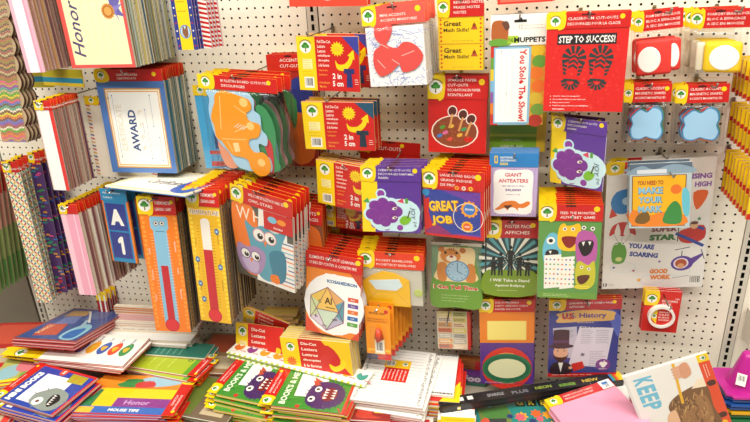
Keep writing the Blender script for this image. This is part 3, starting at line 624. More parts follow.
# --- two inch letter packs
def two_inch(a,tc='#27306e',tri='#3a3f96'):
    a.R(0,0,.3,1,YEL); a.logo(.145,.2,.62); a.R(.08,.42,.24,.6,'#f7e9a0'); a.lines(.09,.23,.43,.6,5,'#a89a50',.04,2); a.lines(.07,.25,.62,.74,2,'#a88a20',.04); a.barcode(.09,.75,.25,.95)
    for k,(s,w_) in enumerate((('Foil Die-Cut',1.35),('Letters',.8),('Lettres',.8),('métalliques',1.25),('découpées',1.15),('à la forme',1.1))): a.T(s,.34,.1+k*.085,.3,'#fbeee0',a='l',w=w_*1.05,bold=.01)
    for k,s in enumerate(('Uppercase','Letters','','Numbers','Marks')): 
        if s: a.T(s,.34,.62+k*.075,.22,'#f2a03a',a='l',bold=.01)
    a.star(.66,.23,.78,YEL,14,.68); a.lines(.6,.72,.18,.28,3,'#c99a20',.05)
    a.G([(.62,.43),(.66,.5),(.76,.5),(.83,.42),(.86,.32),(.9,.26),(.9,.42),(.84,.55),(.74,.62),(.64,.58)],YEL,3); a.P([(.82,.34),(.92,.24),(.93,.42)],YEL)
    a.T('2 in',.635,.72,.56,WHT,w=1.0,bold=.03); a.T('5 cm',.645,.86,.56,WHT,w=1.15,bold=.03)
    a.R(.75,.58,.92,.67,tc); a.P([(.8,.6),(.87,.6),(.885,.92),(.785,.92)],tc); a.lines(.92,.98,.76,.88,3,WHT,.05)
    a.P([(.74,0),(1,0),(1,.34)],tri); a.L([(.0,.005),(1,.005)],.04,'#f0a090')
TI=[YEL,'#c42a20','#d8c8a0']
def ti(id,label,tc,tri,n,zb,what,where,dx=.0,name='letter_pack'):
    r,p,_,_2=simple_pack(name,id,label,'letter pack',0,[],lambda a:two_inch(a,tc,tri),RED,TI,.22,True)
    if n>1: stack(r,n,p[2],zb,what,where,'two inch letter packs',.06,dx=dx)
    return p
p=ti('t1','topmost red and yellow two inch letter pack with a navy T','#27306e','#3a3f96',2,5,'red letter pack','of the topmost two inch letters',.55)
HK(p,'bent wire hook above the topmost two inch letter pack',dy=-.1,ext=1.2,dx=-1.5)
p=ti('t2','second red and yellow two inch letter pack down, with a dark teal T','#1d3040','#24506a',3,5,'red letter pack','of the second pair of two inch letters',.12)
HK(p,'wire hook above the second two inch letter pack',dy=-.1,dx=-1)
p=ti('t3','third two inch letter pack down, tucked behind the purple grape pack on the left','#1f2a4a','#2a6a8a',5,4.5,'red two inch letter pack','left of the purple grape pack',0)
HK(p,'wire hook piercing the third letter pack')
p=ti('t4','lowest hanging letter pack, its red foot showing under the third one','#1f2a4a','#2a6a8a',1,3,'','')
q=list(POSE['t3'][0]); q[0]=-13.6; q[1]=-20.6; q[2]=2.2; q[5]=0; q[3]=7
rr=root('letter_pack',q,'red pack with yellow logo corner peeking above the purple grape pack','letter pack'); header(rr,q[3],q[4],1.5,['CUT-OUTS'],px=.7,yw=.2); a=Art(q[3],q[4]-1.5,0,-.75); slab('printed_sheet',a,.15,RED,[RED],rr); finish(rr)
# red packs with orange shapes left of the letters
q=[-22.9,-29.6,6.5,4.2,9.8,-.15,0,-.02]
def redor(a): a.G([(.1,.1),(.8,.05),(.95,.4),(.8,.95),(.2,.9)],'#e8742a'); a.T('1',.55,.5,1.3,WHT)
POSE['redorange']=(q,1,None)
r,p,_,_2=simple_pack('cutout_pack','redorange','red headed pack with an orange card shape, hanging just left of the icosahedron','cutout pack',.22,['CUT-OUTS','DECOUPAGES'],redor,'#8a4a2a',[RED,'#d8902a'],.2,True,lg=False,tx=.1)
stack(r,6,6.5,2,'red headed orange shape pack','between the owls and the icosahedron','red headed orange shape packs',.08,dx=-.12)
HK(p,'wire hook holding the red headed orange shape packs')
# --- coral cutouts bag
p,n,zb=POSE['coral']; w,h=p[3],p[4]
r=root('cutout_pack',p,'clear bag of coral red card shapes and white blue paper shreds, front','cutout pack')
header(r,w,h,1.75,['','MINI ACCENTS','ACCENTS MINIATURES'],redc='#e0564a',yw=.24,tx=.3)
def ZC(x,y): return ((x-250)/235*6.2-3.1,2.95-(y-110)/195*5.9)
pts=[ZC(*q) for q in ((298,135),(345,120),(362,145),(350,180),(335,200),(372,212),(400,195),(440,203),(472,240),(445,278),(392,290),(378,265),(345,288),(300,300),(278,262),(285,218),(312,200),(292,175))]
a=Art(w,h)
for (x0,y0,x1,y1) in ((-1.5,1.6,-.6,1.9),(-1.4,.3,-.7,-.1),(.6,-.9,1.9,-.5),(-1.9,-1.2,-1.2,-2.0),(-.4,-1.2,.3,-1.7)): a.L([(x0/w+.5,.5-y0/h),(x1/w+.5,.5-y1/h)],.09,'#f0a8a0')
slab('cutout',a,.08,'#dc4f48',['#b83a34'],r,.05,poly=smooth(pts,3))
rd=random.Random(8); a=Art(w*.93,h*.74,0,-.95)
for k in range(280):
    u,v=rd.uniform(.05,.95),rd.uniform(.03,.97); t=rd.uniform(0,3.14); a.L([(u,v),(u+.09*math.cos(t),v+.07*math.sin(t))],.055,rd.choice(['#8fa5d8','#a9b9e0','#6f88c8','#d6dae6','#f6f4f2']))
slab('paper_backing',a,.5,'#ece9ea',[WHT,'#dcdce4'],r,-.05); bag(w,h*.8,.6,r,0,-.9,.05,.2,9); finish(r)
stack(r,7,8,2,'clear bag of coral card shapes','in the coral cutout stack','coral cutout bags',.08,dx=.05,rj=.02)
HK(p,'wire hook holding the coral cutout bags')
def topw(a): a.E(.5,.52,3.1,'#f3f0ea'); a.ring(.5,.52,2.0,2.3,'#5a8ac8'); a.E(.38,.62,.8,'#8aa03a'); a.E(.62,.6,.9,'#9ac8e8')
r,p,_,_2=simple_pack('cutout_pack','topwhite','red card pack with a white round label, cut off by the top edge','cutout pack',.15,['',''],topw,'#e8452e',[RED,WHT],.2)
stack(r,2,6,4.5,'red card pack with white round label','at the top edge','round label packs',.05)
q=[-13.2,3.9,5,4.2,7.5,0,0,0]; POSE['yeltop']=(q,1,None)
r,p,_,_2=simple_pack('letter_pack','yeltop','yellow card pack cut off at the top edge above the coral bag','letter pack',.2,['',''],None,'#f0c818',[YEL,RED],.2)
# --- math skills notes
def ms(a):
    for t in (.0,.5):
        a.R(.02,t+.02,.98,t+.48,'#f2c818'); a.T('Great',.12,t+.12,.5,'#4a3510',a='l',w=1.75,bold=.03); a.T('Math Skills!',.12,t+.24,.36,'#4a3510',a='l',w=2.5,bold=.02)
        a.lines(.3,.9,t+.42,t+.46,1,'#a8801a',.04); a.P([(.72,t+.24),(.8,t+.1),(.88,t+.24)],'#b8542a'); a.E(.8,t+.16,.17,'#8a3a1a')
        for k in range(6):
            for u in (.06,.94): a.star(u,t+.05+k*.078,.14,'#d8401e',4,.6)
    a.L([(0,.5),(1,.5)],.08,'#c8901a')
r,p,_,_2=simple_pack('notepad_pack','mathskills','yellow Great Math Skills reward note pack with small red apples','notepad pack',.26,['REWARD NOTES','PRAISE NOTES','NOTES'],ms,'#f0c010',['#d8a810',YEL],.25,True,yw=.28,tx=.36,price=None)
stack(r,3,6,4.5,'yellow reward note pack','beneath the top red header','reward note packs',.04)
HK(p,'wire hook holding the yellow reward notes')
def pal(a):
    a.E(.46,.62,2.35,'#b82a22',.78); a.E(.46,.6,2.5,'#fbe0d0',.7); a.E(.46,.6,2.35,'#8a4426',.7); a.E(.7,.74,.45,RED,.7)
    rd=random.Random(2)
    for k in range(140): a.E(rd.uniform(.2,.72),rd.uniform(.42,.78),.05,'#b8643a',n=5)
    for u,v,c in ((.25,.52,'#5a9a3a'),(.2,.68,'#4a7ac0'),(.38,.74,'#d84a3a'),(.55,.66,'#e0a83a'),(.62,.55,'#4a9a5a'),(.4,.5,'#e0b83a'),(.3,.62,'#d86a9a')): a.E(u,v,.32,c,.6,.4)
    for u,v,t in ((.42,.22,1.35),(.6,.28,1.1),(.74,.36,.9)): 
        a.E(u,v,.52,'#f4ded4',1.15,t-1.5); a.E(u,v,.42,'#5a2a22',1.15,t-1.5); a.L([(u,v+.06),(u-.1*math.cos(t)-.02,v+.3)],.22,'#d89a5a')
r,p,_,_2=simple_pack('cutout_pack','palette','red sparkle cutout pack with a brown paint palette and dark brush tips','cutout pack',.3,['SPARKLE PAPER','CUT-OUTS','DECORATIONS EN PAPIER','SCINTILLANT'],pal,RED,[RED,WHT],.2,True,yw=.3,tx=.34)
stack(r,4,5,3.5,'red sparkle cutout pack','behind the paint palette','sparkle cutout packs',.04)
HK(p,'wire hook holding the paint palette cutout packs')
# --- MUPPETS reward cards
def mup(a):
    cols=['#c8342a','#6a9a3a','#e8c02a','#7ab0d0','#8a5aa0','#e87a2a']
    for i in range(7): a.R(0,i/7,.14,(i+1)/7,cols[i%6])
    a.R(.7,0,1,1,'#d8982a')
    for k,(u,v,c) in enumerate(((.86,.06,'#e8c02a'),(.9,.2,'#6aa03a'),(.85,.34,'#e87a2a'),(.9,.5,'#e8742a'),(.85,.66,'#d8b83a'),(.9,.8,'#7aa040'),(.86,.94,'#b83a2a'))): a.G([(u-.14,v),(u-.06,v-.07),(u+.08,v-.06),(u+.13,v+.02),(u+.04,v+.08),(u-.08,v+.07)],c,3)
    a.R(.06,.02,.74,.98,'#8cc0de'); a.R(.09,.04,.7,.96,'#f6f3ee')
    a.T('You Stole The Show!',.6,.5,.72,'#d02a2a',rot=-math.pi/2,w=7.1,bold=.035)
    for u in (.2,.3,.4): a.L([(u,.12),(u,.86)],.025,'#b8b8b8')
    a.T('Name',.2,.08,.14,'#888',rot=-math.pi/2,bold=0); a.T('Signed',.3,.6,.14,'#888',rot=-math.pi/2,bold=0)
p,n,zb=POSE['muppets']; r=root('reward_card_pack',p,'tall reward card pack reading You Stole The Show in red','card pack')
a=Art(p[3],p[4]*.265,0,p[4]/2-p[4]*.1325); a.G([(.02,.3),(.12,.16),(.26,.22),(.32,.5),(.28,.9),(.04,.95)],'#b0602e',4); a.G([(.2,.24),(.3,.2),(.34,.4),(.28,.5)],'#6a4434',3); a.G([(0,.82),(.16,.76),(.34,.84),(.34,.99),(0,.99)],'#6aa03a',3)
a.R(.31,.68,.5,.93,'#a8c83a'); a.T('THE',.36,.82,.3,'#3a5a1a',bold=.02,w=.5); a.T('MUPPETS',.7,.82,.5,'#141a14',w=2.9,bold=.035); a.T('12',.54,.4,.45,'#c8b8a0',w=.35); a.lines(.6,.97,.3,.5,2,'#c8a888',.05,4); a.R(.42,.16,.64,.25,'#1c1a1c'); a.E(.53,.15,.17,'#1c1a1c')
slab('header_card',a,.05,'#f4f0e8',[WHT],r,.06)
a=Art(p[3]*.985,p[4]*.735,0,-p[4]*.1325); mup(a); slab('reward_cards',a,.2,'#8aa8b8',[WHT,'#c8c0b0'],r); sleeve(p[3]*1.02,p[4],r,.18); finish(r)
stack(r,4,6,4.5,'reward card pack','behind the You Stole The Show cards','You Stole The Show packs',.05)
HK(p,'wire hook through the black slot of the You Stole The Show cards')
def farm(a): a.R(0,0,1,1,'#8cbf3a'); a.R(0,.55,.9,.62,'#c8d84a'); a.R(.84,0,1,1,'#f0c81e'); a.R(0,.93,1,1,'#f0c81e'); a.T('A MINI JOURNAL',.4,.72,.25,'#f2f0d8',bold=.02); a.T('GAMES TO PLAY',.4,.87,.25,'#f2f0d8',bold=.02)
r,p,_,_2=simple_pack('learning_game_pack','greenfarm','green pack with a yellow right edge showing under the You Stole The Show cards','game pack',0,[],farm,'#6a9a38',['#5a8a30',WHT])
# --- STEP TO SUCCESS
def step(a):
    a.R(.0,.0,1,1,'#d62420')
    rd=random.Random(12)
    for k in range(150): a.E(rd.random()*.94+.03,rd.random()*.94+.03,rd.uniform(.05,.16),rd.choice(['#df3029','#cf1f1c','#e23a30']),n=7)
    a.R(.14,.06,.86,.185,'#2a2224'); a.T('STEP TO SUCCESS!',.5,.123,.68,'#f4f0ea',w=4.85,bold=.025)
    for cu in (.35,.68):
        w,h=a.w,a.h
        s=-.10
        def q(x,y): c_,s_=math.cos(s),math.sin(s); return (cu+(x*c_-y*s_)/w,.45+(-x*s_-y*c_)/h)
        D='#2c3c3a'
        def wedge(cx_,cy_,r0,r1,t,ha,ky=1):
            a.P([q(cx_+r0*math.cos(t-ha),cy_+ky*r0*math.sin(t-ha)),q(cx_+r1*math.cos(t-ha*.8),cy_+ky*r1*math.sin(t-ha*.8)),q(cx_+r1*math.cos(t+ha*.8),cy_+ky*r1*math.sin(t+ha*.8)),q(cx_+r0*math.cos(t+ha),cy_+ky*r0*math.sin(t+ha))],D)
        for k in range(8): wedge(0,.75,.42,1.08,math.radians(-20+k*31.5),.21,1.1)
        for k in range(3):
            yy=.85-k*.42; a.P([q(-.42,yy),q(0,yy+.26),q(.42,yy),q(.42,yy-.22),q(0,yy+.04),q(-.42,yy-.22)],D)
        for k in range(3):
            for sx in (-1,1): yy=.1-k*.34; a.P([q(sx*.5,yy),q(sx*(.95-.08*k),yy+.12),q(sx*(.92-.08*k),yy-.14),q(sx*.5,yy-.22)],D)
        for k in range(7): wedge(0,-1.35,.32,.85,math.radians(186+k*28),.21,.95)
        a.P([q(-.7,-1.3),q(.7,-1.3),q(.6,-1.12),q(-.6,-1.12)],D)
    for k,s in enumerate(('Great for classroom management','An excellent addition to your classroom','Easy to trace around','Perfect for games, direction, and highlighting','information')): a.T(s,.12,.81+k*.04,.17,'#f2ded8',a='l',bold=.015); 
    for k in range(4): a.E(.09,.81+k*.04,.05,'#f2ded8',n=6)
r,p,_,_2=simple_pack('footprint_pack','step','large red STEP TO SUCCESS pack with two dark boot prints, front','footprint pack',.15,['CLASSROOM CUT-OUTS','DECOUPAGES POUR LA CLASSE'],step,'#d62420',['#f0c8c0',RED,WHT],.25,True,yw=.24,tx=.26)
stack(r,7,8,5.2,'red boot print pack','behind the STEP TO SUCCESS front','boot print packs',.05,dx=.05)
HK(p,'wire hook holding the STEP TO SUCCESS packs')
# --- anteaters
def ant(a):
    a.R(0,0,1,1,'#b8a0cc'); rd=random.Random(1)
    for i in range(16):
        for j in range(22): a.E((i+.5)/16,(j+.5)/22,.045,'#e6dcee',n=5)
    a.G([(.12,.08),(.5,.06),(.88,.08),(.9,.5),(.88,.92),(.5,.94),(.12,.92),(.1,.5)],'#f5f2ee',4); a.R(.11,.08,.89,.92,'#f5f2ee')
    a.T('GIANT',.5,.15,.42,'#c83a4a',w=1.7,bold=.03); a.T('ANTEATERS',.5,.27,.42,'#c83a4a',w=3.0,bold=.03); a.T('can eat more than',.5,.37,.22,'#8a5a8a',bold=.01); a.T('30,000',.5,.46,.32,'#6a3a8a',w=1.6,bold=.03); a.T('termites in a day',.5,.55,.2,'#8a5a8a',bold=.01)
    a.G([(.12,.86),(.2,.8),(.28,.72),(.4,.68),(.55,.68),(.66,.74),(.82,.68),(.86,.74),(.74,.82),(.62,.82),(.62,.88),(.54,.82),(.42,.82),(.4,.88),(.33,.83),(.2,.87)],'#e07a2a',4); a.P([(.3,.78),(.5,.76),(.4,.86)],'#5a2a1a')
p,n,zb=POSE['anteater']; r=root('fact_card_pack',p,'lilac Giant Anteaters fact card pack with blue top band, front','card pack')
a=Art(p[3],p[4]*.22,0,p[4]*.39); a.R(.1,.2,.17,.72,'#f0c82a'); a.R(.118,.3,.152,.62,'#2f7fc0'); a.T('NATIONAL',.22,.32,.22,WHT,a='l',w=1.3); a.T('GEOGRAPHIC',.22,.52,.22,WHT,a='l',w=1.6); a.T('KIDS',.22,.76,.26,'#f0d83a',a='l',w=.8,bold=.04)
slab('header_card',a,.06,'#2f7fc0',['#1f5f9a',WHT],r,.03); a=Art(p[3],p[4]*.78,0,-p[4]*.11); ant(a); slab('fact_cards',a,.3,'#b8a0cc',[WHT,'#7a9ac0',WHT],r); sleeve(p[3]*1.02,p[4],r,.18); finish(r)
stack(r,6,7,5,'lilac and blue fact card pack','behind the Giant Anteaters card','fact card packs',.04,dx=.02)
HK(p,'wire hook holding the Giant Anteaters packs')
# --- great job
def gj(a):
    a.R(.02,.03,.94,.93,'#2f3f96'); a.P([(.02,.6),(.5,.95),(.02,.95)],'#8a2a6a'); a.P([(.3,.03),(.94,.03),(.94,.3)],'#6a3a9a'); a.E(.04,.1,.4,'#2a8ac0')
    a.T('GREAT',.34,.36,1.25,'#b86a10',w=3.3,rot=.1,bold=.05); a.T('GREAT',.33,.35,1.15,'#f4c81e',w=3.15,rot=.1,bold=.035); a.T('JOB',.31,.67,1.25,'#b86a10',w=2.4,rot=.08,bold=.05); a.T('JOB',.3,.66,1.15,'#f4c81e',w=2.25,rot=.08,bold=.035)
    a.star(.76,.38,.98,'#f09a1a',12,.82); a.E(.76,.38,.62,'#3a78c0'); a.T('REWARD',.76,.38,.22,WHT,w=.9); a.star(.72,.74,.68,'#f2b41a',12,.82); a.E(.72,.74,.42,'#e0602a'); a.T('WOW',.72,.74,.22,WHT,w=.55)
    a.ring(.74,.55,1.55,1.62,'#f0e8d8'); a.R(.55,.9,.95,.93,'#7a3aa0')
    a.P([(0,.25),(.1,.2),(.08,.5),(.14,.8),(0,.9)],RED)
r,p,_,_2=simple_pack('badge_pack','greatjob','red pack with GREAT JOB in yellow letters on a blue card, front','badge pack',.27,['LARGE AWARD BADGES','GRAND INSIGNE','DE PRIX'],gj,RED,[RED,YEL,'#d8b0a0'],.25,True,yw=.26,tx=.3)
a=Art(2.2,.5,1.2,0)
for k,c in enumerate(('#f0a02a','#e8d8c8','#f0c030')): a.E(.15+k*.33,.5,.22,c); a.E(.15+k*.33,.5,.1,'#b8482a')
slab('preview_strip',a,.02,'#d03024',[RED],r,.1).location=(0,(p[4]/2+p[4]*.26)*S,0)
stack(r,8,9,3.2,'GREAT JOB badge pack','behind the yellow GREAT JOB letters','GREAT JOB packs',.05,dx=.16)
HK(p,'wire hook holding the GREAT JOB packs')
# --- grape packs
def grape(a):
    a.R(0,0,.22,1,YEL); a.P([(.1,0),(.27,0),(.28,.3),(.24,.6),(.22,1),(.1,1)],YEL)
    a.E(.33,.24,.56,'#bfe3ea'); a.E(.66,.6,2.1,'#c9e6ea',.75)
    a.G([(.08,.42),(.25,.34),(.5,.35),(.8,.42),(.96,.5),(.97,.85),(.85,.97),(.5,.97),(.25,.95),(.1,.7)],'#c6e4ea',4)
    for u,v,q in ((.33,.24,.4),(.2,.86,.32),(.42,.9,.38),(.65,.9,.34)): a.E(u,v,q,'#8a3a9a')
    for u,v in ((.22,.48),(.36,.42),(.5,.46),(.6,.58),(.52,.72),(.4,.8),(.27,.77),(.16,.64)): a.E(u,v,.86,'#c6e4ea')
    for u,v in ((.22,.48),(.36,.42),(.5,.48),(.6,.58),(.52,.7),(.4,.78),(.27,.74),(.16,.64),(.36,.6),(.28,.58),(.46,.6)): a.E(u,v,.62,'#7a2f8e'); 
    for u,v in ((.24,.47),(.36,.42),(.5,.5),(.2,.63),(.38,.76)): a.ring(u,v,.5,.56,'#95489f',n=12,a0=.5,a1=3)
    for v in (.52,.7): a.E(.56,v,.27,'#f6e8d8',.55,.3); a.E(.57,v,.13,BLK,.7); a.L([(.5,v-.05),(.6,v-.07)],.05,'#5a1a3a')
    a.G([(.64,.76),(.72,.66),(.84,.7),(.8,.8),(.7,.84)],'#7ab82a',3); a.L([(.78,.7),(.82,.56)],.13,'#4a4a2a')
    for u,v in ((.22,.48),(.36,.42)): pass
    a.T('JOY',.865,.60,.55,'#33405a',rot=-math.pi/2,w=1.3,slant=.2,bold=.0); a.T('pe',.9,.83,.4,'#33405a',rot=-math.pi/2,w=.6,bold=0); a.P([(.6,.38),(.7,.32),(.72,.42)],'#d8405a'); a.R(.74,.32,.79,.42,'#5a9a3a'); a.P([(.02,.4),(.1,.32),(.14,.42)],'#4aa04a')
GH=dict(redc='#5b3392',yw=.26,tx=.3)
r,p,_,_2=simple_pack('cutout_pack','grapeleft','purple pack with a smiling grape bunch cutout, left one, beside the letter packs','cutout pack',.22,['SCENTED CUT-OUTS','DECOUPAGES PARFUMES','RAISIN'],grape,'#5b3392',[YEL,RED,'#c8a8a0'],.25,True,**GH)
stack(r,6,9,6.2,'yellow and red edged grape pack','behind the left smiling grape','left grape packs',.05,dx=.06)
HK(p,'wire hook holding the left grape packs')
r,p,_,_2=simple_pack('cutout_pack','graperight','purple pack with a smiling grape cutout, right one, under the boot prints','cutout pack',.2,['SCENTED CUT-OUTS','DECOUPAGES','RAISIN'],grape,'#5b3392',['#5b3392',WHT],.25,True,**GH)
stack(r,2,7,5.5,'purple grape pack','behind the right smiling grape','right grape packs',.05)
HK(p,'wire hook holding the right grape packs')
# --- tell time
p,n,zb=POSE['tell_time']; w,h=p[3],p[4]
r=root('learning_game_pack',p,'green Can Tell Time pack with a tiger cub holding a round blue clock','game pack')
a=Art(w,h*.97)
a.R(.0,.0,1,1,'#7a9a78')
a.G([(.0,.55),(.08,.5),(.1,.3),(.2,.02),(.5,.0),(.8,.02),(.9,.3),(.97,.5),(1,.55),(1,.99),(.5,1),(0,.99)],'#6a9a30',3)
a.G([(.12,.35),(.15,.08),(.3,.02),(.6,.02),(.85,.05),(.86,.35),(.9,.55),(.1,.55)],'#f2d8a0',4); a.E(.38,.16,1.15,'#d8883a',.8); a.E(.2,.06,.35,'#c8742a'); a.E(.62,.07,.35,'#c8742a'); a.E(.4,.2,.6,'#f6e6cc',.7); a.E(.4,.17,.22,'#a8402a',.7)
for u in (.28,.5): a.E(u,.11,.16,BLK)
for u in (.36,.4,.44): a.L([(u,.03),(u,.08)],.07,'#8a4a1a')
a.G([(.12,.3),(.3,.28),(.3,.55),(.14,.55)],'#d8883a',3); a.G([(.7,.3),(.86,.3),(.88,.55),(.7,.55)],'#d8883a',3)
a.E(.52,.40,1.35,'#6a9ac0'); a.E(.52,.40,1.2,'#a8cce0'); a.L([(.52,.4),(.52,.29)],.08,'#3a5a8a'); a.L([(.52,.4),(.62,.44)],.08,'#3a5a8a')
for k in range(12): a.E(.52+1.02*math.sin(k*math.pi/6)/w,.40-1.02*math.cos(k*math.pi/6)/h,.07,'#3a5a8a',n=6)
a.T('I Can Tell Time',.49,.665,.62,'#f4efe4',w=5.2,bold=.05); a.T('I Can Tell Time',.49,.665,.52,'#d8302a',w=5.05,bold=.04)
a.lines(.2,.8,.78,.92,3,'#c8d8a0',.05,4)
slab('learning_cards',a,.25,'#7a9a78',['#5a8a30',WHT,'#b8d090'],r); a=Art(w,.5,0,h/2); a.R(.42,.3,.58,.55,'#4a4a4a'); slab('hang_tab',a,.05,'#e8e2d4',[WHT],r,-.02); sleeve(w*1.02,h,r,.15); finish(r)
stack(r,4,6,4.5,'green learning card pack','behind the tiger cub clock','tiger cub clock packs',.05)
HK(p,'wire hook holding the tiger cub clock packs',dy=0)
# --- stand
def stand(a):
    for k in range(24):
        t0=2*math.pi*k/24; t1=t0+math.pi/24
        if k%1==0: a.P([(.5,.38),(.5+.62*math.cos(t0),.38+.5*math.sin(t0)),(.5+.62*math.cos(t1),.38+.5*math.sin(t1))],['#e8e8d8','#5aa0a8'][k%2])
    a.R(.0,.0,.03,.6,'#24303a'); a.G([(.0,.6),(.3,.56),(.7,.56),(1,.6),(1,1),(0,1)],'#7a9a20',3); a.R(0,.62,1,1,'#7a9a20')
    for u,hh in ((.17,.3),(.31,.38),(.5,.5),(.68,.38),(.84,.3)):
        y=.66; s=hh
        a.E(u,y-s,.19,'#141a1c',1.15); a.P([(u-.05,y-s+.05),(u+.05,y-s+.05),(u+.045,y-.2*s-.02),(u+.05,y),(u+.015,y),(u,y-.4*s),(u-.015,y),(u-.05,y),(u-.045,y-.2*s-.02)],'#141a1c'); a.L([(u-.05,y-s+.07),(u-.09,y-.62*s),(u-.05,y-.52*s)],.13,'#141a1c'); a.L([(u+.05,y-s+.07),(u+.09,y-.62*s),(u+.05,y-.52*s)],.13,'#141a1c')
    a.T('I Will Take a Stand',.5,.74,.4,'#f0f0e0',w=4.3,bold=.03); a.T('Against Bullying',.5,.84,.36,'#f0f0e0',w=3.3,bold=.03); a.lines(.25,.75,.9,.95,1,'#d8e0a8',.05)
r,p,_,_2=simple_pack('poster_pack','stand','small poster pack of five black figures over starburst rays, green foot','poster pack',.23,['POSTER PACK','AFFICHES'],stand,'#2f4a50',[WHT,'#6a8a30'],.2,True,redc='#b8242a',yw=.32,tx=.38)
stack(r,4,6,4.2,'poster pack','behind the five black figures','five figure poster packs',.05)
HK(p,'wire hook holding the five figure posters')
# --- round frames pack
def frm(a):
    a.R(0,0,1,.42,'#e8821e'); a.R(.14,.12,.86,.38,'#f4dc6a'); a.R(.15,.13,.85,.37,'#f6e27a')
    a.R(0,.42,1,1,'#5a3488'); a.E(.5,.78,3.0,'#d8382a',1.0); a.E(.5,.78,2.35,'#f0a85a',.95); a.R(0,.995,1,1,'#5a3488')
    a.E(.5,.78,2.95,'#2a6a4a',.72); a.ring(.5,.78,2.7,2.78,'#4a8a5a',.72); a.E(.5,.78,2.25,'#e6e2b4',.62)
    a.lines(.08,.5,.97,.99,1,'#c8b0e0',.07)
r,p,_,_2=simple_pack('card_frame_pack','frames','orange and purple pack of colourful oval and round card frames, low centre','card pack',.145,['DIE-CUT CARDS','PARTY GREETING CARDS','PAPIER DECOUPE'],frm,'#5a3488',[RED,'#e8a02a',WHT],.25,True,yw=.27,tx=.3)
stack(r,4,5,3.6,'card frame pack','behind the oval frames','card frame packs',.05,dx=.05)
HK(p,'wire hook holding the oval card frames')
def ss(a):
    rd=random.Random(6)
    for i in range(2):
        for j in range(7):
            c=rd.choice(['#e0a04a','#d8c860','#c8586a','#7a9a9a','#e8d0b0','#b8b0a0','#a8b86a','#d87a4a']); a.R(.03+i*.45,j/7+.01,.45+i*.42,(j+1)/7-.01,c); a.lines(.06+i*.45,.42+i*.42,j/7+.03,(j+1)/7-.03,2,rd.choice(['#5a6a7a','#f4ecd8','#8a3a2a']),.12,j)
    a.R(.9,0,1,1,'#c8302a')
r,p,_,_2=simple_pack('sticker_pack','smallsheet','small sheet pack of mixed coloured stickers with a red right edge, under the tiger clock','sticker pack',0,[],ss,'#d8d0b8',['#c8302a',WHT],.15)
stack(r,2,4,3,'mixed sticker pack','under the tiger clock','mixed sticker packs',.03,dx=.12)
HK(p,'long wire hook in front of the small sticker sheet',dx=-.6,dy=.2,ext=3)
# --- monsters game
def eyes(a,u,v,q): a.E(u,v,q,WHT); a.E(u,v,q*.5,BLK)
def mg(a):
    a.R(0,0,1,1,'#5f9448'); a.R(.03,.92,.97,1,'#6a9a38')
    a.G([(.1,.25),(.2,.15),(.33,.2),(.38,.45),(.3,.62),(.14,.6),(.07,.42)],'#6ab8d0',4); eyes(a,.2,.25,.42); a.G([(.12,.4),(.2,.36),(.33,.38),(.3,.5),(.2,.56),(.13,.5)],'#1c1418',3); a.P([(.17,.38),(.22,.38),(.2,.42)],WHT); a.E(.24,.5,.25,RED,.6)
    a.G([(.32,.1),(.4,.03),(.45,.06),(.55,.05),(.64,.03),(.68,.12),(.66,.35),(.34,.35)],'#f0c020',4); eyes(a,.42,.1,.2); eyes(a,.55,.1,.2); a.G([(.38,.2),(.62,.2),(.58,.3),(.5,.34),(.42,.3)],'#8a1a1a',3)
    a.G([(.6,.3),(.64,.14),(.8,.12),(.93,.2),(.95,.45),(.85,.6),(.66,.55)],'#b85aa0',4)
    for u,v in ((.72,.08),(.86,.09)): a.L([(u,v),(u,.2)],.1,'#b85aa0'); eyes(a,u,v,.22)
    a.G([(.66,.26),(.88,.24),(.86,.38),(.75,.44),(.67,.36)],'#1c1418',3); a.P([(.7,.26),(.75,.25),(.73,.31)],WHT); a.P([(.8,.25),(.85,.25),(.83,.3)],WHT)
    for u0,u1,ro in ((.1,.38,0),(.36,.6,.02)):
        a.P([(u0,.44+ro),(u1,.42+ro),(u1+.01,.85),(u0+.01,.88)],'#f0ede2')
        rd=random.Random(int(u0*100))
        for i in range(4):
            for j in range(6): a.E(u0+.04+i*.065,.49+j*.063,.1,rd.choice(['#d8402a','#3a78c0','#e8b02a','#4a9a3a','#7a4a9a']),n=6)
    a.G([(.62,.6),(.68,.5),(.82,.55),(.92,.5),(.95,.75),(.85,.86),(.66,.84)],'#c8c030',4); eyes(a,.72,.58,.17); eyes(a,.84,.6,.17); a.G([(.66,.7),(.86,.68),(.8,.78),(.7,.8)],'#5a2a1a',3); a.E(.74,.84,.75,'#e8d83a',.4); a.lines(.64,.86,.8,.88,3,'#7a6a1a',.05); a.lines(.1,.6,.94,.98,2,'#c8dca0',.05)
r,p,_,_2=simple_pack('learning_game_pack','monstergame','green FEED THE MONSTER alphabet game pack with five cartoon monsters, front','game pack',.17,['','FEED THE MONSTER','ALPHABET GAME'],mg,'#5f9448',[YEL,RED,WHT],.25,True,yw=.28,tx=.34,ts=1.1)
stack(r,9,9,4,'alphabet game pack','behind the FEED THE MONSTER front','monster game packs',.05,dx=.02)
HK(p,'wire hook holding the FEED THE MONSTER packs',dy=1.4)
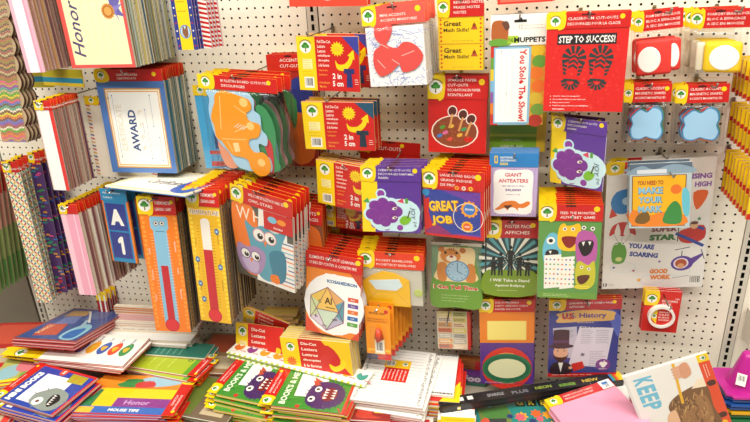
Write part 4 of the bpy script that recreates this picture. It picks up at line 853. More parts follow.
# --- big sticker sheet and the pack in front of it
def stk(a):
    a.R(.0,.0,1,1,'#eeeae2')
    a.G([(0,0),(.16,0),(.17,.04),(.15,.085),(0,.085)],YEL,3); a.logo(.075,.045,.42); a.R(.165,0,.3,.085,RED); a.lines(.18,.29,.01,.08,4,'#f4d8d0',.05)
    for u,v,q in ((.2,.82,1.3),(.5,.93,1.2),(.75,.86,1.2),(.3,.33,1.1)): a.ring(u,v,q,q+.06,'#c2dbe8',.5)
    a.G([(.05,.3),(.1,.22),(.22,.19),(.3,.12),(.3,.3),(.22,.38),(.1,.38)],'#3a86c8',3); a.E(.2,.29,.45,'#bcd8ee'); a.P([(.06,.34),(.12,.4),(.04,.42)],'#d8402a'); a.T('THE',.26,.41,.55,'#c8302a',w=1.3,bold=.05)
    a.T('RISING',.86,.13,.6,'#8a5aa8',w=2.4,bold=.05); a.T('HIGH',.9,.19,.6,'#8a5aa8',w=1.6,bold=.05)
    a.G([(.82,.25),(.95,.24),(.93,.32),(.86,.38)],'#e8682a',3)
    a.T('SUPER',.58,.52,.62,'#8a2a2a',w=2.6,bold=.05); a.T('STAR',.57,.585,.72,'#2f7a2f',w=2.7,bold=.07)
    a.G([(.72,.55),(.8,.52),(.95,.5),(.97,.6),(.85,.64),(.74,.62)],'#c8302a',3); a.L([(.7,.56),(.96,.66)],.35,'#2f4aa0'); a.L([(.74,.47),(.95,.53)],.3,'#2f4aa0'); a.E(.86,.5,.4,'#e8b88a'); a.E(.86,.48,.38,'#6a3a2a',.5); a.R(.71,.5,.72,.62,'#3a3a3a')
    a.G([(.05,.56),(.08,.48),(.18,.45),(.28,.48),(.31,.56),(.25,.54),(.18,.565),(.11,.54)],'#c8302a',3)
    for u in (.1,.18,.26): a.L([(u,.55),(.17,.66)],.03,'#5a5a5a')
    for u in (.13,.22): a.G([(u-.03,.55),(u,.46),(u+.03,.55)],'#f0ece4',3)
    a.G([(.08,.7),(.1,.63),(.14,.61),(.2,.63),(.23,.7),(.2,.78),(.1,.78)],'#5fa03a',4); eyes(a,.12,.62,.18); eyes(a,.19,.62,.18); a.E(.155,.75,.35,'#d8e08a',.8)
    a.T('YOU ARE',.37,.65,.62,'#3a4a9a',w=2.7,rot=-.12,bold=.06); a.T('SOARING',.4,.72,.62,'#3a4a9a',w=3.0,rot=-.12,bold=.06)
    a.T('GOOD',.56,.86,.62,'#e8822a',w=1.9,bold=.07); a.T('WORK',.58,.91,.62,'#e8822a',w=2.2,bold=.07)
    a.E(.78,.8,1.15,'#5f3a98',.8); a.E(.77,.8,.78,'#f0e4ee',.85); a.E(.77,.8,.6,'#b8502a',.9); a.E(.77,.82,.35,'#e0a070',.9); a.P([(.86,.76),(.97,.72),(.97,.74),(.87,.82)],'#5f3a98'); a.L([(.95,.69),(.99,.77)],.08,'#3a3a5a'); a.L([(.7,.69),(.84,.67)],.09,'#4a4a5a'); a.L([(.77,.7),(.77,.74)],.1,'#4a4a5a'); a.L([(.7,.92),(.88,.9)],.06,'#8a8a9a')
    for u,v,c,q in ((.11,.82,'#3a4a9a',.2),(.31,.85,'#b83a5a',.2),(.37,.93,'#f0b02a',.3),(.56,.78,'#8a5aa8',.2),(.9,.45,'#2f8a5a',.25)): a.star(u,v,q,c)
    a.T('13',.03,.965,.42,BLK,w=.45,bold=.04); a.lines(.07,.13,.955,.98,2,'#777',.04); a.barcode(.86,.9,.985,.975,4)
r,p,_,_2=simple_pack('sticker_pack','stickers','large white sticker sheet with frog, helicopter and SOARING wording, right of centre','sticker pack',0,[],stk,'#eeeae2',[WHT,'#6a4a3a',WHT],.3)
stack(r,2,3,1.6,'large white sticker sheet pack','behind the frog and helicopter stickers','large sticker sheet packs',.02,dx=.35)
HK(p,'wire hook holding the large sticker sheets',dy=-.1)
def mm(a):
    a.R(0,.0,1,.16,'#5a6a7a'); a.G([(0,.1),(.2,.03),(.4,.09),(.7,.02),(1,.08),(1,.16),(0,.16)],'#8aa0b0',3); a.R(.12,.09,.6,.15,'#d8dce0'); a.R(.0,.16,1,1,'#b8c4c4')
    a.R(.04,.18,.92,.97,'#7a4a2a'); a.R(.055,.19,.905,.96,'#f0b41e'); a.G([(.06,.7),(.3,.8),(.6,.74),(.9,.8),(.9,.955),(.06,.955)],'#e8842a',3); a.G([(.86,.4),(.97,.45),(.98,.8),(.88,.75)],'#6ac0d0',3)
    a.G([(.1,.9),(.15,.78),(.3,.74),(.35,.86),(.25,.93)],'#7a5a2a',3)
    a.T('YOU NEED TO',.34,.29,.45,'#a84a2a',w=2.4,bold=.04)
    for k,s in enumerate(('MAKE','YOUR','MARK')): a.T(s,.35,.41+k*.145,.75,'#2a6a9a',w=2.3,bold=.05); a.T(s,.345,.405+k*.145,.68,'#8cc0d8',w=2.2,bold=.03)
    a.G([(.56,.9),(.6,.74),(.68,.62),(.76,.58),(.84,.66),(.87,.8),(.85,.92),(.7,.94)],'#3f8a44',3); a.E(.76,.4,.5,'#e8742a')
r,p,_,_2=simple_pack('sticker_pack','makemark','small yellow YOU NEED TO MAKE YOUR MARK pack hanging over the big sticker sheet','card pack',0,[],mm,'#b8c4c4',[WHT,'#8a9aa0'],.2)
stack(r,2,6,5,'YOU NEED TO MAKE YOUR MARK pack','over the big sticker sheet','mark packs',.03)
HK(p,'wire hook through the YOU NEED TO MAKE YOUR MARK pack',dx=.6,dy=.9,ext=1.6)
# --- US history
def ush(a):
    a.R(0,0,1,1,'#35408c'); a.R(.0,.94,1,1,RED); a.G([(.82,0),(1,.1),(1,.4),(.9,.25)],'#5a6ab8',3)
    a.G([(.12,.05),(.5,.0),(.9,.03),(.92,.1),(.88,.16),(.5,.17),(.12,.18),(.14,.1)],'#e0b468',3); a.T('U.S. History',.5,.09,.85,'#5a3a8a',w=4.9,bold=.03); a.T('U.S.',.27,.09,.85,'#c8422a',w=1.35,bold=.05); a.lines(.4,.7,.17,.2,1,'#e8d0a0',.06)
    a.P([(.06,.26),(.4,.24),(.42,.7),(.1,.72)],'#c4c4d2'); a.P([(.44,.24),(.92,.27),(.84,.86),(.3,.82)],'#dad8e2')
    for u0,u1,v0,v1,n in ((.47,.64,.28,.5,8),(.68,.88,.29,.5,8),(.6,.84,.6,.84,9),(.08,.38,.28,.4,5)): a.lines(u0,u1,v0,v1,n,'#6a6a82',.05,int(u0*50))
    a.lines(.46,.88,.24,.27,1,'#4a4a6a',.09); a.star(.5,.66,.35,'#5a5a6a',7,.4)
    a.E(.18,.62,.85,'#e0b08a',1); a.G([(.06,.64),(.1,.72),(.18,.78),(.27,.72),(.3,.62),(.27,.68),(.18,.7),(.1,.68)],'#3a2418',3); a.R(.07,.3,.3,.52,'#3a2a2a'); a.E(.185,.3,.92,'#3a2a2a',.2); a.E(.185,.53,1.45,'#3a2a2a',.22); a.R(.07,.44,.3,.48,'#5a3a5a')
    for u in (.14,.23): a.E(u,.6,.08,BLK)
    a.L([(.13,.57),(.16,.565)],.05,'#3a2418'); a.L([(.21,.565),(.24,.57)],.05,'#3a2418')
    a.G([(.04,.95),(.06,.8),(.18,.77),(.32,.8),(.34,.94)],'#33222a',3); a.P([(.15,.78),(.22,.78),(.19,.93)],WHT); a.P([(.15,.8),(.22,.84),(.22,.8),(.15,.84)],'#b8241f'); a.P([(.34,.8),(.5,.76),(.54,.86),(.38,.92)],'#d02a24'); a.E(.33,.86,.22,'#e0b08a')
    a.E(.8,.82,.85,'#7a3a8a'); a.E(.78,.8,.26,WHT); a.E(.83,.8,.26,WHT); a.E(.805,.83,.26,WHT); a.L([(.805,.78),(.82,.75)],.08,WHT); a.T('GRADES 3+',.8,.88,.14,WHT); a.lines(.06,.8,.96,.98,1,'#f0c0b0',.08)
r,p,_,_2=simple_pack('poster_pack','history','blue U.S. History poster pack with a bearded man in a tall hat','poster pack',.13,['LEARNING CHART COMBO PACK','AFFICHES'],ush,'#35408c',[RED,WHT],.2,True,redc='#b82a34',yw=.24,tx=.28)
stack(r,3,4,3,'blue U.S. History pack','behind the man in the tall hat','U.S. History packs',.04)
HK(p,'wire hook holding the U.S. History packs',dy=.2,ext=1.2)
p,n,zb=POSE['tape']; w,h=p[3],p[4]; r=root('tape_pack',p,'small red card pack with a white tape roll ring, right of the history poster','tape pack')
a=Art(w,h); a.P([(0,0),(.38,0),(.42,.14),(.4,.26),(.34,.36),(.0,.36)],YEL); a.logo(.2,.2,.5); a.T('REMOVABLE',.7,.24,.28,'#f4d8d0',w=1.6); a.T('TAPE',.62,.32,.28,'#f4d8d0',w=.9); a.lines(.5,.85,.36,.42,1,'#f4d8d0',.05); a.T('USA',.9,.18,.18,'#f4d8d0')
slab('printed_card',a,.08,'#cf231d',[RED,WHT],r)
bm=bmesh.new(); R0,R1,hz=1.38,1.12,.55
prof=[(R0,0),(R0,hz),(R1,hz),(R1,0)]; N=36; rings=[[bm.verts.new((q[0]*math.cos(2*math.pi*k/N)*S,(-.45+q[0]*math.sin(2*math.pi*k/N))*S,q[1]*S)) for q in prof] for k in range(N)]
for k in range(N):
    for j in range(3): bm.faces.new([rings[k][j],rings[(k+1)%N][j],rings[(k+1)%N][j+1],rings[k][j+1]])
mesh_obj('tape_roll',bm,mat('#f0ebe2'),r,False)
a=Art(2.2,2.2,0,-.45); a.P([(0.02,.4),(.3,.05),(.3,.95),(.02,.6)],YEL); a.logo(.17,.5,.26)
for k in range(4): a.T(('REMOVABLE','TAPE','RUBAN','ADHESIF')[k],.62,.25+k*.15,.2,'#f4d8d0',w=1.1)
slab('core_label',a,.03,'#cf231d',[RED],r,.3,poly=[(1.1*math.cos(k*.2618),-.45+1.1*math.sin(k*.2618)) for k in range(24)]); finish(r)
stack(r,3,4,3.2,'small red tape pack','behind the white tape roll','tape packs',.05,dx=-.03)
HK(p,'wire hook slanting across the tape pack',dy=.5,ext=3)
# --- erasers and cloud pads: header card, clear pouch, contents
def pouch(name,id,label,cat,hh,hl,fn,seed,**kw):
    p,n,zb=POSE[id]; w,h=p[3],p[4]; r=root(name,p,label,cat); header(r,w,h,hh,hl,**kw); fn(r,w,h,hh); bag(w*.97,h-hh,.45,r,0,-hh/2,.15,.35,seed); finish(r); return r,p
def rbox(name,w,h,d,cx,cy,z,m,parent,rad=.3):
    bm=bmesh.new(); bmesh.ops.create_cube(bm,size=1,matrix=Matrix.Translation((cx*S,cy*S,z*S))@Matrix.Diagonal((w*S,h*S,d*S,1))); bmesh.ops.bevel(bm,geom=bm.edges,offset=rad*S,segments=4,profile=.5,affect='EDGES'); return mesh_obj(name,bm,m,parent)
def disc(name,cx,cy,z,rx,ry,m,parent,rz=0):
    bm=bmesh.new(); bmesh.ops.create_cone(bm,cap_ends=True,segments=28,radius1=S,radius2=.93*S,depth=.06*S,matrix=Matrix.Translation((cx*S,cy*S,z*S))@Matrix.Rotation(rz,4,'Y')@Matrix.Diagonal((rx,ry,1,1))); return mesh_obj(name,bm,m,parent,False)
def er_red(r,w,h,hh):
    m=mat('#e0352c',rough=.7,coat=.05)
    e=rbox('eraser',3.1,3.3,.8,-.35,-1.1,.25,m,r,.35); disc('white_spot',-.75,-1.25,.67,1.0,1.2,mat('#f6f2ea'),e)
    e=rbox('eraser',1.3,3.0,.7,1.3,-1.0,.1,m,r,.32); disc('white_spot',1.3,-1.05,.47,.5,1.1,mat('#f6f2ea'),e)
def er_yel(r,w,h,hh):
    e=rbox('eraser',3.1,2.8,.8,.55,-1.1,.25,mat('#efc91e',rough=.7,coat=.05),r,.4); disc('white_spot',.75,-1.1,.67,1.22,1.12,mat('#f8f6ee'),e)
    rbox('eraser',.7,2.6,.7,-1.35,-1.1,.0,mat('#e6dfc4',rough=.7,coat=.05),r,.2)
EH=['FOAM DRY ERASE BLOCK','BLOC A EFFACAGE','A SEC EN MOUSSE']
r,p=pouch('eraser_pack','eraser_r','red foam eraser with white spots in a clear bag, upper right','eraser pack',1.75,EH,er_red,31,yw=.22,tx=.26,price=None)
stack(r,2,5,3.2,'red spotted eraser bag','behind the red eraser at the upper right','red eraser packs',.08,dx=-.12)
HK(p,'wire hook slanting over the red eraser pack',dx=.3,dy=.2,ext=2)
r,p=pouch('eraser_pack','eraser_y','yellow foam eraser with one white spot in a clear bag, top right','eraser pack',1.65,EH,er_yel,32,yw=.25,tx=.29,price=None)
stack(r,3,5,2.2,'yellow eraser bag','behind the yellow eraser at the top right','yellow eraser packs',.08,dx=-.1)
HK(p,'wire hook slanting over the yellow eraser pack',dx=.8,dy=.2,ext=2)
def cloud(r,w,h,hh):
    def cl(k,s):
        return [(k[0]+s*a_*w*.5,k[1]+s*b_*h*.56) for a_,b_ in ((-.72,.42),(-.4,.58),(-.02,.48),(.35,.66),(.75,.55),(.88,.25),(.8,.0),(.92,-.3),(.72,-.56),(.3,-.54),(0,-.48),(-.35,-.58),(-.78,-.52),(-.9,-.2),(-.8,.02),(-.9,.25))]
    c=(.1,-hh/2-.05); s=.86*(h-hh)/h*1.3
    for k,cc in enumerate(('#e8742a','#4a9a5a','#d8402a','#3a78b8')):
        o=slab('shape_card',Art(1,1),.06,cc,[cc],r,-.05-.09*k,poly=smooth([(x*.92+.22*math.cos(k*2.1+4.5),y*.92-.1+.25*math.sin(k*2.1+4.5)) for x,y in cl(c,s)],4))
    a=Art(w,h); a.P([((x)/w+.5,.5-y/h) for x,y in smooth(cl(c,s*.91),4)],'#a3d0ee')
    slab('write_on_card',a,.1,'#4a86b4',['#3a6a98'],r,.08,poly=smooth(cl(c,s),4))
CH=['CLASSIC ACCENTS','MAGNETIC SHAPES','ACCENTS MAGNETIQUES']
r,p=pouch('shape_card_pack','cloud_l','clear bag of blue cloud shaped cards, left one of the pair at the right','shape card pack',1.75,CH,cloud,33,yw=.2,tx=.24)
stack(r,4,6,3.6,'cloud card bag','behind the left blue cloud','left cloud card packs',.1,dx=.04,rj=.04)
HK(p,'wire hook holding the left cloud card packs')
r,p=pouch('shape_card_pack','cloud_r','clear bag of blue cloud shaped cards, right one of the pair, under the yellow eraser','shape card pack',1.75,CH,cloud,34,yw=.24,tx=.28)
stack(r,3,5,3.6,'cloud card bag','behind the right blue cloud','right cloud card packs',.1,dx=-.03,rj=.04)
HK(p,'wire hook slanting over the right cloud card pack',dx=.5,dy=.1,ext=1.5)
# --- icosahedron
def ico(a):
    a.R(0,0,1,1,'#e8842a'); a.P([(0,.75),(0,1),(.3,1)],'#d8482a'); a.E(.52,.52,3.75,'#f4f2ee',1.05); a.R(.35,.06,1,.9,'#f4f2ee'); a.P([(.8,0),(1,0),(1,.2)],'#c8482a'); a.P([(.85,1),(1,.86),(1,1)],'#d8482a')
    a.T('ICOSAHEDRON',.66,.17,.42,'#2a6a9a',w=3.7,bold=.05)
    c=(.4,.6); P6=[(c[0]+.36*math.sin(k*math.pi/3+.0),c[1]-.335*math.cos(k*math.pi/3+.0)) for k in range(6)]
    for k,cc in enumerate(('#e0a86a','#5f9aa8','#b8b0c4','#d8c8d4','#ccd6a0','#e6c058')): a.P([c,P6[k],P6[(k+1)%6]],cc)
    a.P([(.4,.265),(.62,.62),(.2,.62)],'#ecc060')
    a.P([(.2,.62),(.62,.62),(.4,.92)],'#c8d8c0')
    for k in range(6): a.L([P6[k],P6[(k+1)%6]],.07,'#8a4a6a')
    for q in (((.4,.265),(.62,.62)),((.4,.265),(.2,.62)),((.2,.62),(.62,.62)),((.2,.62),(.4,.92)),((.62,.62),(.4,.92)),((.2,.62),P6[5]),((.2,.62),P6[4]),((.62,.62),P6[1]),((.62,.62),P6[2])): a.L(q,.07,'#8a4a6a')
    a.T('Al',.42,.47,.85,'#3a2a1a',w=.9); a.T('Aluminium',.46,.57,.2,'#3a2a1a'); a.T('C',.26,.5,.4,'#5a6a3a',rot=.5); a.T('K',.2,.73,.4,'#5a3a5a',rot=.4); a.T('He',.55,.74,.35,'#2a4a5a',rot=.4); a.T('Gases',.36,.86,.18,'#5a3a5a')
    for k,cc in enumerate(('#d8502a','#6a4a9a','#e0702a','#2a6ab0','#5aa03a')): a.R(.78,.36+k*.095,.97,.42+k*.095,cc); a.T(('Metals','Gases','Liquid','Acids','Other')[k],.87,.39+k*.095,.16,WHT)
p,n,zb=POSE['icosa']
r,p,_,_2=simple_pack('learning_game_pack','icosa','white and orange ICOSAHEDRON pack with coloured many sided figure, front','game pack',.19,['ELEMENTS CUT-OUT LEARNING','CUBES EDUCATIFS A CONSTRUIRE'],ico,'#f4f2ee',[RED,'#d8a08a','#b8241f'],.25,True,lg=False,tx=.06,px=.93)
stack(r,8,9,4,'red topped icosahedron pack','behind the ICOSAHEDRON front','icosahedron packs',.06,dx=.04)
q=list(p); q[0]+=1.1; q[1]+=1.2; q[2]=2.6; POSE['icob']=(q,1,None); rr=root('learning_game_pack',q,'red headed pack with yellow corner peeping out above the icosahedron packs','game pack'); header(rr,q[3],q[4],1.6,['',''],yw=.2); a=Art(q[3],q[4]-1.6,0,-.8); slab('printed_sheet',a,.15,'#c8742a',[RED],rr); finish(rr)
HK(p,'wire hook holding the icosahedron packs',dx=.0,dy=.3,ext=.8)
# --- envelope bag
p,n,zb=POSE['envelope']; w,h=p[3],p[4]; r=root('envelope_pack',p,'clear bag with a bright yellow open envelope and pale blue card, front','envelope pack')
hh=2.1; header(r,w,h,hh,['','POCKET ENVELOPES','POCHETTES ET ENVELOPPES'],redc='#dc3a1a',yw=.26,tx=.28)
ew,eh=5.6,3.5; ex,ey=-.75,-1.75
o=slab('card_insert',Art(ew*.8,eh*.6,ex+.1,ey+1.1),.04,'#d4e6ea',['#d4e6ea'],r,.10,poly=[(ex-2.0,ey+1.5),(ex+1.6,ey+1.9),(ex+2.0,ey+1.0),(ex+1.2,ey+.35),(ex-1.2,ey+.35)])
a=Art(ew,eh,ex,ey); a.L([(0,1),(.32,.47),(.72,.47),(1,1)],.05,'#c8981a'); a.L([(0,.0),(.3,.47)],.05,'#d8a81c'); a.L([(1,0),(.72,.47)],.05,'#d8a81c')
slab('envelope',a,.1,'#f2bc16',['#e0a810'],r,.08,poly=[(ex-ew/2,ey-eh/2),(ex+ew/2,ey-eh/2),(ex+ew/2,ey+eh/2),(ex+1.2,ey+eh/2+.85),(ex-.2,ey+eh/2+1.05),(ex-1.5,ey+eh/2+.5),(ex-ew/2,ey+eh/2-.4)])
a=Art(1,1); slab('envelope',Art(ew,eh),.3,'#c8c4b4',['#d8d4c4','#a8b890'],r,-.1,poly=[(-w*.45,-h*.47),(w*.46,-h*.47),(w*.46,h*.2),(-w*.45,h*.2)])
disc('green_card',3.0,-1.6,-.04,.5,.5,mat('#b8c86a'),r)
bag(w,h-hh,.5,r,0,-hh/2,.1,.18,41); finish(r)
stack(r,7,8,4,'yellow and orange topped envelope bag','behind the open yellow envelope','envelope packs',.06,dx=-.03)
HK(p,'wire hook holding the yellow envelope packs')
# --- pencil grip packs
p,n,zb=POSE['gripper']; w,h=p[3],p[4]; r=root('pencil_grip_pack',p,'orange card pack with a small red pencil grip under a clear blister, front','pencil grip pack')
a=Art(w,h); a.T('PENCIL GRIP',.5,.12,.32,'#8a4a10',w=2.0,bold=.03); a.E(.85,.08,.25,'#c8302a'); a.R(.05,.2,.95,.3,'#e88a14'); a.lines(.1,.9,.21,.29,2,'#6a3a10',.06); a.R(0,.9,.45,1,'#3a3450'); a.R(.45,.88,1,1,'#c82a24'); a.R(.05,.8,.95,.84,'#f8c23a')
slab('backing_card',a,.08,'#f3981c',['#e8a83a','#d8861a'],r)
bm=bmesh.new(); bmesh.ops.create_cone(bm,cap_ends=True,segments=3,radius1=.75*S,radius2=.35*S,depth=1.6*S,matrix=Matrix.Translation((.1*S,.1*S,.35*S))@Matrix.Rotation(-math.pi/2,4,'X')@Matrix.Rotation(math.pi,4,'Z')); bmesh.ops.bevel(bm,geom=bm.edges,offset=.1*S,segments=2,affect='EDGES'); mesh_obj('pencil_grip',bm,mat('#d8401e',rough=.4),r)
a=Art(1.2,2.0,.15,-1.75); a.barcode(.1,.1,.9,.9,3); slab('grip_insert',a,.05,'#f0d8a0',['#f0d8a0'],r,.1)
rbox('clear_blister',1.9,4.1,.8,.1,-.9,.45,film_mat(),r,.2); finish(r)
stack(r,7,9,3,'orange pencil grip pack','under the yellow envelope bag','pencil grip packs',.04,dx=.26)
HK(p,'wire hook holding the pencil grip packs')
# --- yellow pencil packs at the right edge
for key,(w0,lab) in {'sticks1':('topmost','top'),'sticks2':('middle','middle'),'sticks3':('lowest','lowest')}.items():
    p,n,zb=POSE[key]; p=list(p); p[2]=9.5; p[5]=p[6]=0; p[3]=1.35; w,h=p[3],p[4]
    r=root('pencil_pack',p,'narrow yellow and red pencil pack, nearest one of the %s row at the right edge'%lab,'pencil pack')
    a=Art(w,h); a.R(0,0,1,.42,YEL); a.logo(.5,.14,.32); a.P([(0,.38),(1,.46),(1,.58),(0,.5)],'#c8281e'); a.R(0,.54,1,1,'#e2c21a'); a.P([(0,.88),(1,.82),(1,1),(0,1)],'#c8281e'); a.lines(.2,.8,.26,.38,3,'#7a6a1a',.05)
    slab('printed_card',a,.3,YEL,['#c8281e','#e8b81a','#b89a1a'],r); 
    a=Art(w*.5,h*.4,0,-h*.22); a.L([(.5,0),(.5,1)],.12,'#c8981a'); slab('pencil_bundle',a,.16,'#d8b81e',['#b8901a'],r,.14)
    finish(r)
    stack(r,n,9.5,2,'narrow pencil pack','of the %s row, right edge'%lab,'pencil packs in the %s row'%lab,.04,dx=0)
    HK(p,'wire hook holding the %s row of pencil packs'%lab,dy=.2)
q=list(POSE['topred'][0]); POSE['topredb']=(q,1,None)
def tr(a): a.R(.05,.8,.95,.97,'#e8705a')
r,p,_,_2=simple_pack('card_pack','topred','red edged pack cut off by the top edge above the You Stole The Show cards','card pack',.2,['',''],tr,'#d8342a',[RED,WHT],.25)
stack(r,3,6,4.4,'red edged pack','cut off above the You Stole The Show cards','red edged packs at the top edge',.1,dx=.1)

# ------------------------------------------------------------------ heaps on the base shelf
def flat(name,id,label,cat,art_fn,face,edges,t=.25,hf=0,hl=(),n=1,group=None,what=None,where='',dy=.34,dr=.06,film=False,dxy=.5,part='printed_sheet',y_end=None,**hkw):
    p,_,_2=POSE[id]; p=list(p); p[5]=0 if abs(p[5])<.04 else p[5]; w,h=p[3],p[4]; r=root(name,p,label,cat)
    if hf: header(r,w,h,h*hf,list(hl),**hkw)
    a=Art(w,h*(1-hf),0,-h*hf/2)
    if art_fn: art_fn(a)
    slab(part,a,t,face,list(edges),r,0)
    if film: sleeve(w*1.02,h,r,.14)
    finish(r); rd=random.Random(id)
    for k in range(1,n):
        c=copy_tree(r); c.location=r.location+Vector((rd.uniform(-dxy,dxy)*S,rd.uniform(-dxy,dxy)*S*.7,-dy*k*S)); c.rotation_euler.rotate_axis('Z',rd.uniform(-dr,dr))
        setp(c,'%s, %s down in its heap %s'%(what,ORD[k] if k<len(ORD) else 'last',where),cat,group)
    if n>1: r['group']=group
    return r
def lol(a):
    a.R(0,0,1,1,'#8a4a4a'); a.R(.03,.03,.97,.97,'#35508e'); a.G([(.1,.05),(.35,.08),(.4,.3),(.3,.5),(.12,.4)],'#8fc0d0',4); a.G([(.15,.08),(.32,.1),(.34,.28),(.2,.38),(.14,.25)],'#2f6ab0',4); a.L([(.3,.4),(.45,.75)],.5,'#a0bccc'); a.P([(.45,.15),(.8,.1),(.9,.45),(.6,.5)],'#c0503a'); a.P([(.5,.5),(.8,.45),(.85,.7),(.6,.75)],'#6a7ab0'); a.P([(.2,.7),(.5,.6),(.5,.9),(.2,.95)],'#5a6a98'); a.P([(.55,.75),(.9,.7),(.9,.9),(.6,.92)],'#b8905a'); a.L([(.3,.55),(.6,.9)],.3,'#d8d4d0'); a.T('SCHOOL',.8,.3,.6,'#f0d8b0',rot=-1.57)
flat('cutout_pack','lollipop','blue cutout pack with red rim on top of the left heap','cutout pack',lol,'#35508e',['#b8302a','#c8a0a0','#a82a24'],.35,.0,[],n=3,group='blue packs topping the left heap',what='blue cutout pack with red rim',where='at the far left',film=True,dy=.42,dxy=.3)
def bird(a):
    a.R(0,0,1,1,'#f1eee4'); rd=random.Random(3)
    a.P([(0,0),(1,0),(1,.05),(0,.05)],YEL)
    for k in range(7):
        v=.12+k*.125; c=['#d8482a','#3a8a4a','#6a5aa8','#e8a02a','#3a5aa8'][k%5]; a.G([(.3,v),(.45,v-.05),(.65,v-.03),(.75,v+.02),(.6,v+.06),(.38,v+.05)],c,3); a.G([(.42,v+.01),(.55,v-.03),(.6,v+.03)],'#e8b02a',3); a.T(('Great','Super','Wow','Good','Yes','Star','Neat')[k],.82,v,.4,'#5a4a8a',rot=0,bold=.02)
flat('border_strip_pack','birds','long white strip pack printed with colourful birds, under the blue topmost pack','strip pack',bird,'#f1eee4',['#c8302a','#e8d8c8','#a8281f'],.3,.28,['BORDER','BORDURE'],n=3,group='bird strip packs',what='white bird strip pack',where='at the left',film=True,dy=.36,dr=.05,yw=.3,tx=.36,hole=False)
def sky(a): a.R(0,0,1,1,'#a8a858'); a.G([(.1,.1),(.5,.05),(.6,.4),(.2,.5)],'#8ab0b8',3); a.G([(.4,.4),(.8,.45),(.8,.8),(.3,.85)],'#c8707a',3); a.G([(.1,.6),(.3,.6),(.25,.9)],'#6a9a4a',3); a.R(.0,.0,.08,1,YEL)
flat('cutout_pack','skypig','olive and pink picture pack at the left edge, behind the mini books','cutout pack',sky,'#a8a858',['#c8b88a',RED],.3,n=12,group='picture packs at the left edge',what='olive picture pack',where='at the left edge')
def mini(a):
    a.R(0,0,1,1,'#2440a0'); a.R(0,.97,1,1,RED); a.R(.95,0,1,1,RED); a.T('MINI BOOKS',.42,.1,.9,WHT,w=5.2,bold=.07)
    a.P([(.1,.22),(.8,.2),(.82,.72),(.1,.78)],'#ece8f0'); a.lines(.4,.75,.3,.36,1,'#6a6a8a',.05); a.L([(.2,.5),(.6,.5)],.03,'#8a8a9a')
    a.G([(.05,.6),(.12,.45),(.3,.4),(.45,.5),(.55,.62),(.5,.85),(.35,.95),(.12,.93),(.03,.8)],'#8a948c',4)
    for k in range(9): t=k*.7; a.L([(.28+.2*math.cos(t),.68+.22*math.sin(t)),(.28+.28*math.cos(t),.68+.31*math.sin(t))],.12,'#7f8a84')
    a.E(.18,.56,.66,'#f4f2ea'); a.E(.18,.56,.24,'#3a3a3a'); a.E(.18,.555,.08,'#b83a2a')
    a.G([(.12,.8),(.22,.7),(.38,.68),(.42,.76),(.3,.86)],'#1c1a1c',3)
    for k in range(5): a.P([(.16+k*.05,.75-.01*k),(.2+k*.05,.74-.01*k),(.18+k*.05,.8-.01*k)],WHT)
    a.E(.92,.42,.62,'#d04a2a',.9); a.T('36',.92,.42,.4,WHT,w=.6,bold=.04); a.P([(.72,.62),(.94,.58),(.94,.88),(.74,.9)],'#a8a01e'); a.T('WRITE',.83,.7,.35,'#c87a1a',w=1.1); a.T('READ',.84,.8,.35,'#c87a1a',w=1.0)
flat('activity_book_pack','minibooks','blue MINI BOOKS pack with a grey one eyed monster, topping its heap at lower left','book pack',mini,'#2440a0',['#c82a24','#d8c8c0','#b8302a','#e8dcd0'],.3,.12,['LEARNING FUN','JEUX'],n=14,group='mini book packs',what='mini books pack',where='at the lower left',film=True,yw=.2,tx=.3,dr=.05,hole=False)
def mouse(a):
    a.R(0,0,1,1,'#e8842a'); a.P([(0,0),(.3,0),(.32,1),(.0,1)],'#ee8a24'); a.G([(.02,.1),(.2,.02),(.3,.3),(.2,.5),(.05,.45)],'#9ac0d0',3); a.G([(.1,.5),(.3,.45),(.32,.7),(.15,.75)],'#3a8a4a',3); a.G([(.15,.35),(.3,.3),(.33,.5),(.2,.52)],'#c83a3a',3); a.G([(.02,.7),(.2,.7),(.3,.9),(.1,1)],'#f0902a',3)
    a.R(.36,0,.62,1,'#f2cc18'); a.P([(.6,0),(.82,0),(.82,.62),(.6,.62)],'#8a3a88'); a.T('Honor',.71,.36,.8,'#c8a0d0',rot=math.pi/2,w=3.2); a.R(.55,.62,.82,.85,'#f0c81c'); a.R(.4,.85,.82,1,'#2a7a4a'); a.R(.82,0,1,1,'#3a6ab8'); a.T('MOUSE TIPS',.9,.45,.5,WHT,rot=math.pi/2,w=3.8,bold=.04); a.R(.84,.8,.98,.98,'#e8b83a'); a.R(.985,0,1,1,'#c8302a')
flat('activity_book_pack','mousetips','rainbow striped pack with orange, yellow, purple and blue bands and red header, lower left','book pack',mouse,'#e8842a',['#c82a34','#d8b8c0','#4a6ab8','#c8302a'],.35,.12,['BULLETIN BOARD','ACCENTS'],n=9,group='rainbow striped packs',what='rainbow striped pack',where='at the lower left middle',film=True,yw=.22,tx=.5,dr=.06,hole=False)
def tl(a): a.R(0,0,1,1,'#2a7a68'); a.lines(.1,.9,.1,.6,5,'#8ac0a8',.12,3)
flat('border_strip_pack','teal','teal green pack lying behind the lime green pack, middle left heap','strip pack',tl,'#2a7a68',['#c8a080',WHT],.3,n=12,group='teal packs',what='teal green pack',where='at the middle left',dy=.35)
def lm(a): a.R(0,0,1,1,'#a8b828'); a.lines(.05,.95,.3,.9,4,'#c8d458',.15,5); a.T('BINGO',.25,.15,.8,'#4a7a2a',w=2.2,rot=0,bold=.04); a.R(0,0,1,.08,'#5a9a2a')
